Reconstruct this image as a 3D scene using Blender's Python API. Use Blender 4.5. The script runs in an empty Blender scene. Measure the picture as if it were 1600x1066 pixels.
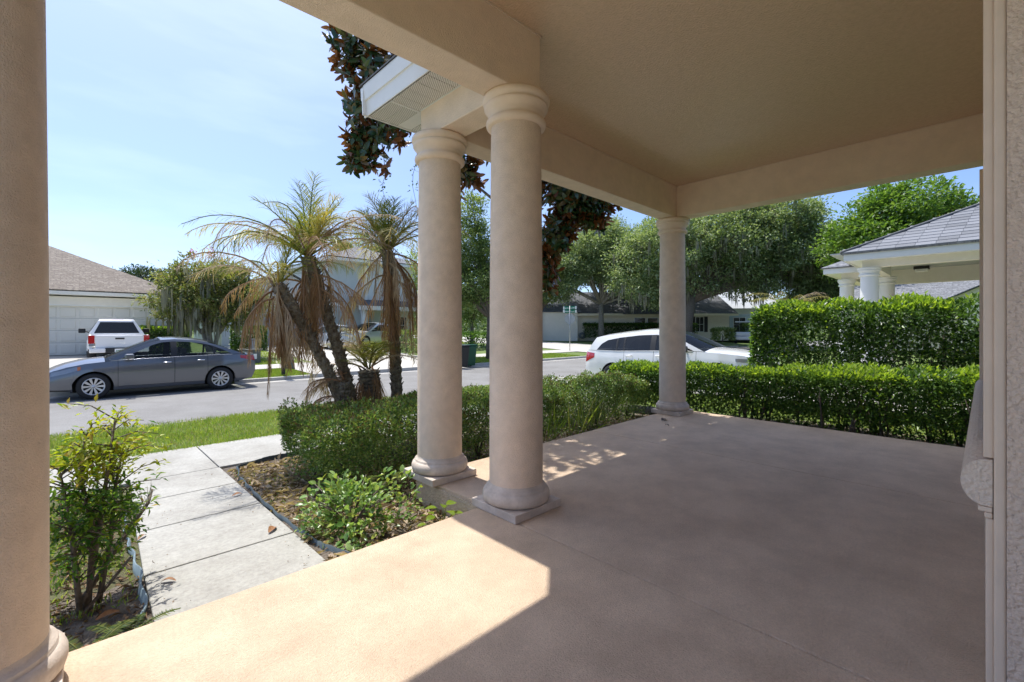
import bpy, bmesh, math, random
import numpy as np
from mathutils import Vector, Matrix

# ------------------------------------------------------------------ camera, world, sun, exposure
S = bpy.context.scene
COL = S.collection
PI = math.pi
cam_data = bpy.data.cameras.new("camera")
cam = bpy.data.objects.new("camera", cam_data)
COL.objects.link(cam)
cam_data.sensor_width = 36.0
cam_data.lens = 705.3 / 1600 * 36
cam_data.shift_y = -0.01206
cam_data.clip_start = 0.05
cam_data.clip_end = 2000
cam.location = (0, 0, 1.25)
cam.rotation_euler = (PI / 2, 0, math.radians(46.27 - 90))
S.camera = cam

SUN_DY = 0.41                      # horizontal travel of the light per metre of drop
ELEV = math.atan(1 / SUN_DY)
world = bpy.data.worlds.new("World")
S.world = world
world.use_nodes = True
wn = world.node_tree.nodes
wl = world.node_tree.links
wn.clear()
w_out = wn.new("ShaderNodeOutputWorld")
w_bg = wn.new("ShaderNodeBackground")
w_sky = wn.new("ShaderNodeTexSky")
w_sky.sky_type = 'NISHITA'
w_sky.sun_disc = False
w_sky.sun_elevation = ELEV
w_sky.sun_rotation = 0.0
w_sky.altitude = 0
w_sky.air_density = 0.6
w_sky.dust_density = 2.0
w_sky.ozone_density = 3.0
w_bg.inputs['Strength'].default_value = 0.15
# thin wisps of cloud over the blue
w_tc = wn.new("ShaderNodeTexCoord")
w_map = wn.new("ShaderNodeMapping")
w_map.inputs['Scale'].default_value = (1.2, 2.6, 6.0)
w_map.inputs['Rotation'].default_value = (0.2, 0.35, 0.5)
w_no = wn.new("ShaderNodeTexNoise")
w_no.inputs['Scale'].default_value = 1.6
w_no.inputs['Detail'].default_value = 5
w_no.inputs['Roughness'].default_value = 0.55
w_cr = wn.new("ShaderNodeValToRGB")
w_cr.color_ramp.elements[0].position = 0.48
w_cr.color_ramp.elements[0].color = (0, 0, 0, 1)
w_cr.color_ramp.elements[1].position = 0.85
w_cr.color_ramp.elements[1].color = (0.10, 0.10, 0.10, 1)
w_mx = wn.new("ShaderNodeMixRGB")
w_mx.inputs[2].default_value = (6.0, 6.4, 7.0, 1)
wl.new(w_tc.outputs['Generated'], w_map.inputs['Vector'])
wl.new(w_map.outputs['Vector'], w_no.inputs['Vector'])
wl.new(w_no.outputs['Fac'], w_cr.inputs['Fac'])
wl.new(w_cr.outputs['Color'], w_mx.inputs[0])
w_ti = wn.new("ShaderNodeMixRGB")
w_ti.blend_type = 'MULTIPLY'
w_ti.inputs[0].default_value = 1.0
w_ti.inputs[2].default_value = (0.60, 0.65, 0.70, 1)
wl.new(w_sky.outputs['Color'], w_ti.inputs[1])
wl.new(w_ti.outputs[0], w_mx.inputs[1])
wl.new(w_mx.outputs[0], w_bg.inputs['Color'])
wl.new(w_bg.outputs[0], w_out.inputs[0])

sun_data = bpy.data.lights.new("sun", 'SUN')
sun_data.energy = 2.0
sun_data.angle = math.radians(0.53)
sun_data.color = (1.0, 0.95, 0.87)
sun = bpy.data.objects.new("sun", sun_data)
COL.objects.link(sun)
sun.location = (0, 20, 40)
sun.rotation_euler = (-math.atan(SUN_DY), 0, 0)

S.view_settings.view_transform = 'Standard'
S.view_settings.look = 'None'
S.view_settings.exposure = 1.46
S.view_settings.gamma = 1.0
S.view_settings.use_curve_mapping = False
S.render.engine = 'CYCLES'
S.cycles.max_bounces = 14
S.cycles.diffuse_bounces = 10
S.cycles.glossy_bounces = 3
S.cycles.transmission_bounces = 6
S.cycles.transparent_max_bounces = 8
S.cycles.caustics_reflective = False
S.cycles.caustics_refractive = False
S.cycles.use_denoising = True

# ------------------------------------------------------------------ helpers: materials
def mat(name, col, rough=0.6, var=0.0, vscale=4.0, bump=0.0, bscale=60.0, bdetail=3.0, metal=0.0,
        spec=0.5, coat=0.0, col2=None, stain=0.0, stscale=1.0, bdist=0.01, sizes=None):
    """principled with noise colour variation (col..col2), an optional large stain and a noise bump"""
    m = bpy.data.materials.new(name)
    m.use_nodes = True
    nt = m.node_tree
    n, l = nt.nodes, nt.links
    b = n['Principled BSDF']
    b.inputs['Roughness'].default_value = rough
    b.inputs['Metallic'].default_value = metal
    b.inputs['Specular IOR Level'].default_value = spec
    b.inputs['Coat Weight'].default_value = coat
    b.inputs['Coat Roughness'].default_value = 0.05
    b.inputs['Base Color'].default_value = (*col, 1)
    tc = n.new('ShaderNodeTexCoord')
    cur = None
    if var > 0 or col2:
        c2 = col2 or tuple(min(1, c * (1 + var)) for c in col)
        c1 = col if col2 else tuple(c * (1 - var) for c in col)
        no = n.new('ShaderNodeTexNoise')
        no.inputs['Scale'].default_value = vscale
        no.inputs['Detail'].default_value = 6
        no.inputs['Roughness'].default_value = 0.65
        l.new(tc.outputs['Object'], no.inputs['Vector'])
        r = n.new('ShaderNodeValToRGB')
        r.color_ramp.elements[0].position = 0.33
        r.color_ramp.elements[1].position = 0.67
        r.color_ramp.elements[0].color = (*c1, 1)
        r.color_ramp.elements[1].color = (*c2, 1)
        l.new(no.outputs['Fac'], r.inputs['Fac'])
        cur = r.outputs['Color']
    if stain > 0 and cur is not None:
        ns = n.new('ShaderNodeTexNoise')
        ns.inputs['Scale'].default_value = stscale
        ns.inputs['Detail'].default_value = 7
        ns.inputs['Roughness'].default_value = 0.7
        l.new(tc.outputs['Object'], ns.inputs['Vector'])
        r2 = n.new('ShaderNodeValToRGB')
        r2.color_ramp.elements[0].position = 0.35
        r2.color_ramp.elements[1].position = 0.62
        k = 1 - stain
        r2.color_ramp.elements[0].color = (k, k * 0.98, k * 0.96, 1)
        r2.color_ramp.elements[1].color = (1, 1, 1, 1)
        l.new(ns.outputs['Fac'], r2.inputs['Fac'])
        mx = n.new('ShaderNodeMixRGB')
        mx.blend_type = 'MULTIPLY'
        mx.inputs[0].default_value = 1
        l.new(cur, mx.inputs[1])
        l.new(r2.outputs['Color'], mx.inputs[2])
        cur = mx.outputs[0]
    if cur is not None:
        l.new(cur, b.inputs['Base Color'])
    if bump > 0:
        nb = n.new('ShaderNodeTexNoise')
        nb.inputs['Scale'].default_value = bscale
        nb.inputs['Detail'].default_value = bdetail
        l.new(tc.outputs['Object'], nb.inputs['Vector'])
        bp = n.new('ShaderNodeBump')
        bp.inputs['Strength'].default_value = bump
        bp.inputs['Distance'].default_value = bdist
        l.new(nb.outputs['Fac'], bp.inputs['Height'])
        l.new(bp.outputs['Normal'], b.inputs['Normal'])
    return m

def leafmat(name, cols, rough=0.45, trans=0.35, back=None, spec=0.4, gloss=1.0):
    """leaf surface: colour picked per leaf island (and per object), partly translucent; back = colour of the underside"""
    m = bpy.data.materials.new(name)
    m.use_nodes = True
    nt = m.node_tree
    n, l = nt.nodes, nt.links
    b = n['Principled BSDF']
    out = n['Material Output']
    b.inputs['Roughness'].default_value = rough
    b.inputs['Specular IOR Level'].default_value = spec
    geo = n.new('ShaderNodeNewGeometry')
    oi = n.new('ShaderNodeObjectInfo')
    ad = n.new('ShaderNodeMath')
    ad.operation = 'ADD'
    l.new(geo.outputs['Random Per Island'], ad.inputs[0])
    l.new(oi.outputs['Random'], ad.inputs[1])
    fr = n.new('ShaderNodeMath')
    fr.operation = 'FRACT'
    l.new(ad.outputs[0], fr.inputs[0])
    r = n.new('ShaderNodeValToRGB')
    e = r.color_ramp.elements
    while len(e) < len(cols):
        e.new(0.5)
    for i, c in enumerate(cols):
        e[i].position = i / max(1, len(cols) - 1)
        e[i].color = (*c, 1)
    l.new(fr.outputs[0], r.inputs['Fac'])
    cur = r.outputs['Color']
    if back:
        mx = n.new('ShaderNodeMixRGB')
        l.new(geo.outputs['Backfacing'], mx.inputs[0])
        l.new(cur, mx.inputs[1])
        mx.inputs[2].default_value = (*back, 1)
        cur = mx.outputs[0]
    l.new(cur, b.inputs['Base Color'])
    if trans > 0:
        t = n.new('ShaderNodeBsdfTranslucent')
        g = n.new('ShaderNodeMixRGB')
        g.blend_type = 'MULTIPLY'
        g.inputs[0].default_value = 1
        l.new(cur, g.inputs[1])
        g.inputs[2].default_value = (1.5, 1.5, 0.7, 1)
        l.new(g.outputs[0], t.inputs['Color'])
        ms = n.new('ShaderNodeMixShader')
        ms.inputs[0].default_value = trans
        l.new(b.outputs[0], ms.inputs[1])
        l.new(t.outputs[0], ms.inputs[2])
        l.new(ms.outputs[0], out.inputs['Surface'])
    return m

def glassmat(name, tint=(0.5, 0.55, 0.55), opac=0.55, rough=0.02):
    """car or window glass: a mirror-like coat over a partly see-through tint"""
    m = bpy.data.materials.new(name)
    m.use_nodes = True
    nt = m.node_tree
    n, l = nt.nodes, nt.links
    out = n['Material Output']
    b = n['Principled BSDF']
    b.inputs['Base Color'].default_value = (0.02, 0.022, 0.024, 1)
    b.inputs['Roughness'].default_value = rough
    b.inputs['Specular IOR Level'].default_value = 0.8
    t = n.new('ShaderNodeBsdfTransparent')
    t.inputs['Color'].default_value = (*tint, 1)
    ms = n.new('ShaderNodeMixShader')
    ms.inputs[0].default_value = opac
    l.new(t.outputs[0], ms.inputs[1])
    l.new(b.outputs[0], ms.inputs[2])
    l.new(ms.outputs[0], out.inputs['Surface'])
    return m

# ------------------------------------------------------------------ helpers: objects
def tag(o, label=None, cat=None, group=None, kind=None):
    if label: o['label'] = label
    if cat: o['category'] = cat
    if group: o['group'] = group
    if kind: o['kind'] = kind
    return o

def empty(name, loc=(0, 0, 0), rz=0.0, label=None, cat=None, group=None, kind=None, rot=None):
    o = bpy.data.objects.new(name, None)
    COL.objects.link(o)
    o.location = loc
    o.rotation_euler = rot if rot else (0, 0, rz)
    o.empty_display_size = 0.2
    return tag(o, label, cat, group, kind)

def link(name, me, parent=None):
    o = bpy.data.objects.new(name, me)
    COL.objects.link(o)
    if parent: o.parent = parent
    return o

def kids(o):
    return [c for c in bpy.data.objects if c.parent == o]

def copy_tree(o, parent=None):
    c = o.copy()
    COL.objects.link(c)
    if parent: c.parent = parent
    for ch in o.children:
        copy_tree(ch, c)
    return c

class MB:
    """collects faces, then links them as one mesh object"""
    def __init__(self):
        self.v = []; self.f = []; self.mi = []; self.sm = []; self.cur = 0
    def add(self, vs, fs, smooth=False):
        o = len(self.v)
        self.v.extend([tuple(p) for p in vs])
        for f in fs:
            self.f.append(tuple(i + o for i in f)); self.mi.append(self.cur); self.sm.append(smooth)
        return self
    def box(self, x0, x1, y0, y1, z0, z1, ch=0.0):
        if ch <= 0:
            vs = [(x, y, z) for z in (z0, z1) for y in (y0, y1) for x in (x0, x1)]
            fs = [(0, 2, 3, 1), (4, 5, 7, 6), (0, 1, 5, 4), (2, 6, 7, 3), (0, 4, 6, 2), (1, 3, 7, 5)]
            return self.add(vs, fs)
        bm = bmesh.new()
        bmesh.ops.create_cube(bm, size=1)
        for v in bm.verts:
            v.co = Vector(((x0 + x1) / 2 + v.co.x * (x1 - x0), (y0 + y1) / 2 + v.co.y * (y1 - y0), (z0 + z1) / 2 + v.co.z * (z1 - z0)))
        bmesh.ops.bevel(bm, geom=bm.edges[:], offset=ch, segments=2, affect='EDGES', profile=0.5)
        return self.bm(bm)
    def bm(self, bm, smooth=False):
        bm.verts.index_update()
        vs = [v.co[:] for v in bm.verts]
        fs = [[v.index for v in f.verts] for f in bm.faces]
        bm.free()
        return self.add(vs, fs, smooth)
    def lathe(self, prof, cx=0, cy=0, n=40, axis='z', smooth=True):
        vs = []; fs = []
        for r, z in prof:
            for k in range(n):
                a = 2 * PI * k / n
                if axis == 'z': vs.append((cx + r * math.cos(a), cy + r * math.sin(a), z))
                elif axis == 'y': vs.append((cx + r * math.cos(a), z, cy + r * math.sin(a)))
                else: vs.append((z, cx + r * math.cos(a), cy + r * math.sin(a)))
        for i in range(len(prof) - 1):
            for k in range(n):
                a, b = i * n + k, i * n + (k + 1) % n
                f = (a, b, b + n, a + n)
                fs.append(f if axis != 'y' else f[::-1])
        return self.add(vs, fs, smooth)
    def tube(self, pts, radii, n=8, smooth=True, cap=True):
        pts = [Vector(p) for p in pts]
        if not isinstance(radii, (list, tuple)): radii = [radii] * len(pts)
        vs = []; fs = []
        ref = Vector((0.3, 0.2, 1)).normalized()
        for i, p in enumerate(pts):
            d = (pts[min(i + 1, len(pts) - 1)] - pts[max(i - 1, 0)])
            d = d.normalized() if d.length > 0 else Vector((0, 0, 1))
            u = d.cross(ref)
            if u.length < 0.05: u = d.cross(Vector((1, 0, 0)))
            u.normalize(); w = d.cross(u)
            for k in range(n):
                a = 2 * PI * k / n
                vs.append(p + (u * math.cos(a) + w * math.sin(a)) * radii[i])
        for i in range(len(pts) - 1):
            for k in range(n):
                a, b = i * n + k, i * n + (k + 1) % n
                fs.append((a, b, b + n, a + n))
        if cap:
            fs.append(tuple(range(n))[::-1]); fs.append(tuple(range((len(pts) - 1) * n, len(pts) * n)))
        return self.add(vs, fs, smooth)
    def prism(self, poly, z0, z1):
        """poly: (x,y) counter-clockwise"""
        n = len(poly)
        vs = [(x, y, z0) for x, y in poly] + [(x, y, z1) for x, y in poly]
        fs = [tuple(range(n))[::-1], tuple(range(n, 2 * n))] + [(i, (i + 1) % n, n + (i + 1) % n, n + i) for i in range(n)]
        return self.add(vs, fs)
    def extrude_x(self, poly, x0, x1, smooth=False):
        """poly: (y,z) profile swept along x, closed ends"""
        n = len(poly)
        vs = [(x0, y, z) for y, z in poly] + [(x1, y, z) for y, z in poly]
        fs = [tuple(range(n))[::-1], tuple(range(n, 2 * n))] + [(i, (i + 1) % n, n + (i + 1) % n, n + i) for i in range(n)]
        return self.add(vs, fs, smooth)
    def grid(self, rows, smooth=True, flip=False):
        """rows: list of equal-length point lists"""
        n = len(rows[0])
        vs = [p for r in rows for p in r]
        fs = []
        for i in range(len(rows) - 1):
            for k in range(n - 1):
                f = (i * n + k, i * n + k + 1, (i + 1) * n + k + 1, (i + 1) * n + k)
                fs.append(f[::-1] if flip else f)
        return self.add(vs, fs, smooth)
    def mesh(self, name, mats):
        me = bpy.data.meshes.new(name)
        me.from_pydata(self.v, [], self.f)
        for m in (mats if isinstance(mats, (list, tuple)) else [mats]): me.materials.append(m)
        me.polygons.foreach_set('material_index', self.mi)
        me.polygons.foreach_set('use_smooth', self.sm)
        me.update()
        return me
    def build(self, name, mats, parent=None, bevel=0.0, seg=2):
        o = link(name, self.mesh(name, mats), parent)
        if bevel > 0:
            md = o.modifiers.new('bevel', 'BEVEL')
            md.width = bevel; md.segments = seg; md.limit_method = 'ANGLE'; md.angle_limit = math.radians(40)
        return o

def fast_mesh(name, V, Fq, material, smooth=False):
    """V (n,3) array, Fq (m,k) array of faces with k corners"""
    me = bpy.data.meshes.new(name)
    V = np.asarray(V, np.float32); Fq = np.asarray(Fq, np.int32)
    m, k = Fq.shape
    me.vertices.add(len(V)); me.vertices.foreach_set('co', V.ravel())
    me.loops.add(m * k); me.loops.foreach_set('vertex_index', Fq.ravel())
    me.polygons.add(m)
    me.polygons.foreach_set('loop_start', np.arange(0, m * k, k, dtype=np.int32))
    me.polygons.foreach_set('loop_total', np.full(m, k, np.int32))
    if smooth: me.polygons.foreach_set('use_smooth', np.ones(m, bool))
    me.materials.append(material)
    me.update(calc_edges=True)
    return me

def nrm(a):
    return a / np.maximum(np.linalg.norm(a, axis=-1, keepdims=True), 1e-9)

def leaf_arrays(rng, P, D, N, L, W, fold=0.18, curl=0.15):
    """each leaf: base, two sides, tip; D points along the leaf, N is about its upper side"""
    n = len(P)
    D = nrm(D); U = nrm(np.cross(D, N)); N2 = np.cross(U, D)
    L = np.broadcast_to(L, (n,))[:, None]; W = np.broadcast_to(W, (n,))[:, None]
    b = P; mid = P + D * L * 0.45
    l_ = mid + U * W * 0.5 + N2 * W * fold
    r_ = mid - U * W * 0.5 + N2 * W * fold
    t = P + D * L - N2 * L * curl
    V = np.stack([b, r_, t, l_], 1).reshape(-1, 3)
    i = np.arange(n)[:, None] * 4
    F = np.concatenate([i + np.array([[0, 2, 1]]), i + np.array([[0, 3, 2]])], 0)
    return V, F

def rand_dirs(rng, n):
    return nrm(rng.normal(size=(n, 3)))

def foliage(name, rng, P, out, L, W, material, parent=None, spread=0.9, up=0.35, kind='stuff'):
    """leaf faces at P that lean outwards along out with random spread"""
    n = len(P)
    D = nrm(nrm(out) + spread * rand_dirs(rng, n) + np.array([0, 0, up]))
    N = nrm(rand_dirs(rng, n) * 0.6 + np.array([0, 0, 1.0]) + 0.4 * nrm(out))
    V, F = leaf_arrays(rng, P, D, N, L * rng.uniform(0.65, 1.25, n), W * rng.uniform(0.7, 1.2, n))
    o = link(name, fast_mesh(name, V, F, material), parent)
    if kind: o['kind'] = kind
    return o

# ------------------------------------------------------------------ materials
M = {}
TAN = (0.82, 0.68, 0.55)
M['column'] = mat('column_paint', TAN, 0.6, var=0.05, vscale=6, bump=0.25, bscale=220, bdist=0.004, stain=0.06, stscale=2)
M['shaft'] = mat('column_shaft_stucco', TAN, 0.68, var=0.07, vscale=12, bump=1.0, bscale=190, bdetail=5, bdist=0.006, stain=0.10, stscale=2.5)
M['plinth'] = mat('plinth_grey_paint', (0.70, 0.61, 0.53), 0.65, var=0.08, vscale=14, bump=0.4, bscale=150, bdist=0.004, stain=0.25, stscale=6)
M['beam'] = mat('beam_stucco', (0.84, 0.70, 0.555), 0.68, var=0.06, vscale=7, bump=0.9, bscale=150, bdist=0.006, stain=0.05)
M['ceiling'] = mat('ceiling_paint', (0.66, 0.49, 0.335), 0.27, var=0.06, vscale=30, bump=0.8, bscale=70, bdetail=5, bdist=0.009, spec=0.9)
M['wall'] = mat('rough_stucco', (0.76, 0.61, 0.49), 0.7, var=0.09, vscale=40, bump=1.0, bscale=75, bdetail=4, bdist=0.016)
M['trim'] = mat('smooth_trim', (0.74, 0.60, 0.47), 0.55, var=0.04, vscale=8, bump=0.1, bscale=100, bdist=0.003)
M['floor'] = mat('porch_floor_coating', (0.73, 0.565, 0.415), 0.6, var=0.10, vscale=85.0, bump=1.0, bscale=150, bdetail=6, bdist=0.009, stain=0.22, stscale=2.6, spec=0.35)
M['riser'] = mat('slab_side_stucco', (0.6, 0.5, 0.39), 0.75, var=0.12, vscale=25, bump=1.0, bscale=60, bdist=0.02)
M['white'] = mat('white_vinyl', (0.78, 0.78, 0.75), 0.35, var=0.02, vscale=5)
M['whitewall'] = mat('white_wall', (0.80, 0.76, 0.68), 0.6, var=0.03, vscale=5, bump=0.2, bscale=100)
M['concrete'] = mat('walk_concrete', (0.40, 0.395, 0.365), 0.85, var=0.14, vscale=38, bump=0.6, bscale=130, bdist=0.006, stain=0.24, stscale=2.2)
M['drive'] = mat('driveway_concrete', (0.52, 0.50, 0.46), 0.85, var=0.06, vscale=6, bump=0.3, bscale=80, stain=0.12, stscale=0.5)
M['asphalt'] = mat('worn_asphalt', (0.24, 0.236, 0.228), 0.9, var=0.16, vscale=45, bump=0.6, bscale=70, bdist=0.01, stain=0.25, stscale=0.6)
M['kerb'] = mat('kerb_concrete', (0.43, 0.42, 0.39), 0.85, var=0.10, vscale=12, bump=0.4, bscale=60, stain=0.25, stscale=1.5)
M['soil'] = mat('lawn_soil', (0.045, 0.062, 0.02), 0.95, col2=(0.10, 0.10, 0.045), vscale=7, bump=0.8, bscale=25, bdist=0.03)
M['lawn'] = mat('mown_lawn', (0.09, 0.15, 0.03), 0.95, col2=(0.17, 0.22, 0.06), vscale=2.2, bump=0.8, bscale=40, bdist=0.03)
M['mulch'] = mat('weathered_mulch', (0.075, 0.055, 0.04), 0.95, col2=(0.22, 0.19, 0.155), vscale=16, bump=1.0, bscale=45, bdetail=6, bdist=0.03)
M['bark'] = mat('bark', (0.09, 0.072, 0.055), 0.95, col2=(0.20, 0.17, 0.14), vscale=18, bump=0.9, bscale=30, bdist=0.02)
M['greybark'] = mat('lichen_bark', (0.12, 0.11, 0.09), 0.95, col2=(0.30, 0.29, 0.25), vscale=14, bump=0.9, bscale=24, bdist=0.02)
M['palmbark'] = mat('palm_trunk_bark', (0.085, 0.06, 0.04), 0.95, col2=(0.26, 0.24, 0.19), vscale=22, bump=1.0, bscale=40, bdist=0.03)
M['edging'] = mat('edging_plastic', (0.06, 0.08, 0.085), 0.4, var=0.3, vscale=10)
M['edgingblue'] = mat('faded_edging_plastic', (0.17, 0.23, 0.26), 0.5, var=0.3, vscale=8)
M['black'] = mat('black_plastic', (0.015, 0.015, 0.016), 0.5)
M['rubber'] = mat('tyre_rubber', (0.018, 0.018, 0.019), 0.75, bump=0.2, bscale=60)
M['dark'] = mat('dark_void', (0.01, 0.01, 0.01), 0.9)
M['chrome'] = mat('bright_metal', (0.75, 0.75, 0.77), 0.15, metal=1.0)
M['alloy'] = mat('silver_wheel', (0.62, 0.63, 0.65), 0.3, metal=0.7)
M['red'] = mat('red_lens', (0.42, 0.012, 0.014), 0.12, coat=1.0)
M['lens'] = mat('clear_lens', (0.30, 0.32, 0.34), 0.08, coat=1.0, metal=0.4)
M['amber'] = mat('amber_lens', (0.55, 0.16, 0.03), 0.15, coat=1.0)
M['greypaint'] = mat('grey_metallic_paint', (0.15, 0.16, 0.178), 0.28, metal=0.55, coat=1.0)
M['whitepaint'] = mat('white_car_paint', (0.80, 0.80, 0.80), 0.25, coat=1.0)
M['glass'] = glassmat('car_glass', (0.80, 0.86, 0.82), 0.24)
M['tint'] = glassmat('tinted_car_glass', (0.14, 0.15, 0.16), 0.62)
M['window'] = glassmat('house_window_glass', (0.1, 0.11, 0.12), 0.75, 0.03)
M['seat'] = mat('seat_fabric', (0.05, 0.05, 0.052), 0.8)
M['galv'] = mat('galvanised_steel', (0.42, 0.43, 0.44), 0.45, metal=0.8)
M['signgreen'] = mat('sign_green', (0.0, 0.17, 0.10), 0.4)
M['signwhite'] = mat('sign_white', (0.8, 0.8, 0.8), 0.4)
# ------------------------------------------------------------------ the ground
YS = [-700, -80, -20, 2.4, 5.6, 7.1, 9.85, 9.9, 16.8, 16.85, 19, 22, 25, 30, 45, 80, 200, 700]
ZS = [-0.2, -0.2, -0.2, -0.2, -0.285, -0.31, -0.41, -0.62, -0.62, -0.42, -0.36, -0.22, -0.1, 0.0, 0.33, 0.4, 0.5, 0.6]
def gz(y):
    return float(np.interp(y, YS, ZS))

def sheet(name, x0, x1, y0, y1, dz, m, parent=None, kind=None, nx=1, jitter=0.0, seed=0):
    ys = sorted(set([y0, y1] + [y for y in YS if y0 < y < y1]))
    if jitter:
        ys = sorted(set(ys + list(np.arange(y0, y1, 0.07))))
    r = random.Random(seed)
    xs = [x0 + (x1 - x0) * i / nx for i in range(nx + 1)]
    rows = [[(x, y, gz(y) + dz + (r.uniform(-jitter, jitter) if jitter else 0)) for x in xs] for y in ys]
    mb = MB().grid(rows, smooth=bool(jitter), flip=False)
    o = mb.build(name, m, parent)
    if kind: tag(o, kind=kind)
    return o

g = MB()
xs = [-700, -150, -40, -10, 0, 10, 40, 150, 700]
g.grid([[(x, y, gz(y)) for x in xs] for y in YS], smooth=False)
tag(g.build('ground', M['lawn']), kind='structure')
# street of worn asphalt with concrete gutters
st = MB().grid([[(-300, y, z), (300, y, z)] for y, z in ((10.0, -0.53), (10.5, -0.528), (13.3, -0.49), (16.2, -0.528), (16.7, -0.53))], smooth=False)
street = tag(st.build('street', M['asphalt']), kind='structure')
for (a, b_) in ((10.04, 10.46), (16.24, 16.66)):
    MB().grid([[(-300, a, -0.524), (300, a, -0.524)], [(-300, b_, -0.522), (300, b_, -0.522)]], smooth=False).build('gutter', M['kerb'], street)
sheet('side_street', 24.8, 32.0, 16.72, 140, 0.025, M['drive'], kind='structure')
kerb = empty('kerb', kind='structure')
stone = {}
def kerb_stone(x0, y0, far):
    if far not in stone:
        p = [(-0.075, -0.2), (0.075, -0.2), (0.075, 0.0), (0.05, 0.1), (-0.045, 0.115), (-0.075, 0.105)]
        if far: p = [(-y, z) for y, z in p][::-1]
        stone[far] = MB().extrude_x(p, 0.006, 2.394).mesh('kerb_stone', M['kerb'])
    o = link('kerb_stone', stone[far], kerb); o.location = (x0, y0, -0.52)
for i in range(-6, 14):
    if not (4 <= i <= 5 or -4 <= i <= -2): kerb_stone(i * 2.4 + 0.6, 9.945, False)
for i in range(-4, 20):
    x = i * 2.4 + 3.6
    if 3.5 < x < 5.5 or 13.0 < x < 22.3 or 32 < x < 46: kerb_stone(x, 16.745, True)
# rounded kerb return into the side street
cr = MB().tube([(24.2 + 1.0 * math.sin(a), 17.7 - 1.0 * math.cos(a) + 0.05, -0.44) for a in np.linspace(0, PI / 2, 8)], 0.09, 6)
cr.build('kerb_return', M['kerb'], kerb)

# public pavement, slab by slab
pav = empty('pavement', kind='structure')
SLAB = {}
def slab(parent, x0, x1, y0, y1, th=0.09, m='concrete', lift=0.036, xl1=None):
    xl1 = x0 if xl1 is None else xl1
    za, zb = gz(y0) + lift, gz(y1) + lift
    g = 0.006
    q = [(x0 + g, y0 + g, za), (x1 - g, y0 + g, za), (x1 - g, y1 - g, zb), (xl1 + g, y1 - g, zb)]
    v = [(x, y, z - th) for x, y, z in q] + q
    MB().add(v, [(3, 2, 1, 0), (4, 5, 6, 7), (0, 1, 5, 4), (1, 2, 6, 5), (2, 3, 7, 6), (3, 0, 4, 7)]).build('paving_slab', M[m], parent, bevel=0.006)
for i in range(-2, 8):
    slab(pav, 1.09 + i * 1.45, 1.09 + (i + 1) * 1.45, 5.74, 7.06)
walk = empty('walkway', kind='structure')
WJ = [2.47, 3.38, 4.20, 4.98, 5.74]
WL = [0.25, 0.262, 0.285, 0.315, 0.35]
for i in range(4):
    slab(walk, WL[i], 1.10, WJ[i], WJ[i + 1], xl1=WL[i + 1])
pav2 = empty('pavement', kind='structure')
for i in range(2): slab(pav2, 3.5 + i * 1.3, 4.8 + i * 1.3, 19.3, 20.7, m='drive')
for i in range(8): slab(pav2, 13.6 + i * 1.4, 15.0 + i * 1.4, 19.3, 20.7, m='drive')
# driveways across the street and next door
sheet('driveway', -4.2, 3.4, 16.72, 29.6, 0.025, M['drive'], kind='structure')
sheet('driveway', 6.1, 13.4, 16.72, 33.9, 0.02, M['drive'], kind='structure')
sheet('driveway', -8.0, -1.6, -6.0, 9.86, 0.02, M['drive'], kind='structure')  # added unseen pale sheet that bounces sunlight into the porch
sheet('driveway', 10.2, 14.6, -1.0, 9.98, 0.02, M['drive'], kind='structure')
# planting beds
M['bedsoil'] = mat('weedy_bed_soil', (0.085, 0.062, 0.04), 0.95, col2=(0.12, 0.135, 0.05), vscale=11, bump=1.0, bscale=40, bdetail=6, bdist=0.03)
sheet('planting_bed', -3, 12.6, 5.72, 7.08, 0.003, M['mulch'], kind='structure')
sheet('planting_bed', 1.06, 7.9, 2.2, 5.72, 0.012, M['mulch'], kind='structure', nx=90, jitter=0.011, seed=3)
sheet('planting_bed', -1.5, 0.42, 2.3, 3.4, 0.012, M['mulch'], kind='structure', nx=50, jitter=0.011, seed=4)
sheet('planting_bed', -1.5, 0.44, 3.4, 5.72, 0.012, M['bedsoil'], kind='structure', nx=50, jitter=0.011, seed=5)
sheet('planting_bed', 6.75, 8.2, -6.0, 2.2, 0.007, M['mulch'], kind='structure', nx=20, jitter=0.014, seed=6)

# ------------------------------------------------------------------ the house whose porch we stand on
house = empty('porch_house', (0, 0, 0), label='tan stucco house with round columns around its roofed front porch, nearest of all', cat='house')
YF, SY, SX = 2.452, 3.334, 6.72
C1, C2, C3, C0 = (2.224, 2.283), (2.224, 3.218), (6.37, 3.205), (-0.266, 2.283)
HW = 0.121
ZB, ZC = 2.865, 3.313
# slab panels with joints
fl = MB(); fl.prism([(-0.62, -2.0), (2.031, -2.0), (2.031, YF), (-0.62, YF)], -0.45, 0.0)
fl.build('floor_panel', M['floor'], house, bevel=0.012, seg=3)
fl = MB(); fl.prism([(2.033, -2.0), (4.535, -2.0), (4.535, SY), (2.068, SY), (2.068, YF + 0.001), (2.033, YF + 0.001)], -0.45, 0.0)
fl.build('floor_panel', M['floor'], house, bevel=0.006, seg=2)
fl = MB(); fl.prism([(4.544, -2.0), (SX, -2.0), (SX, SY), (4.544, SY)], -0.45, 0.0)
fl.build('floor_panel', M['floor'], house, bevel=0.006, seg=2)
rs = MB(); rs.box(2.052, 2.0665, YF + 0.012, SY - 0.02, -0.45, -0.022)
rs.build('slab_side', M['riser'], house)
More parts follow.
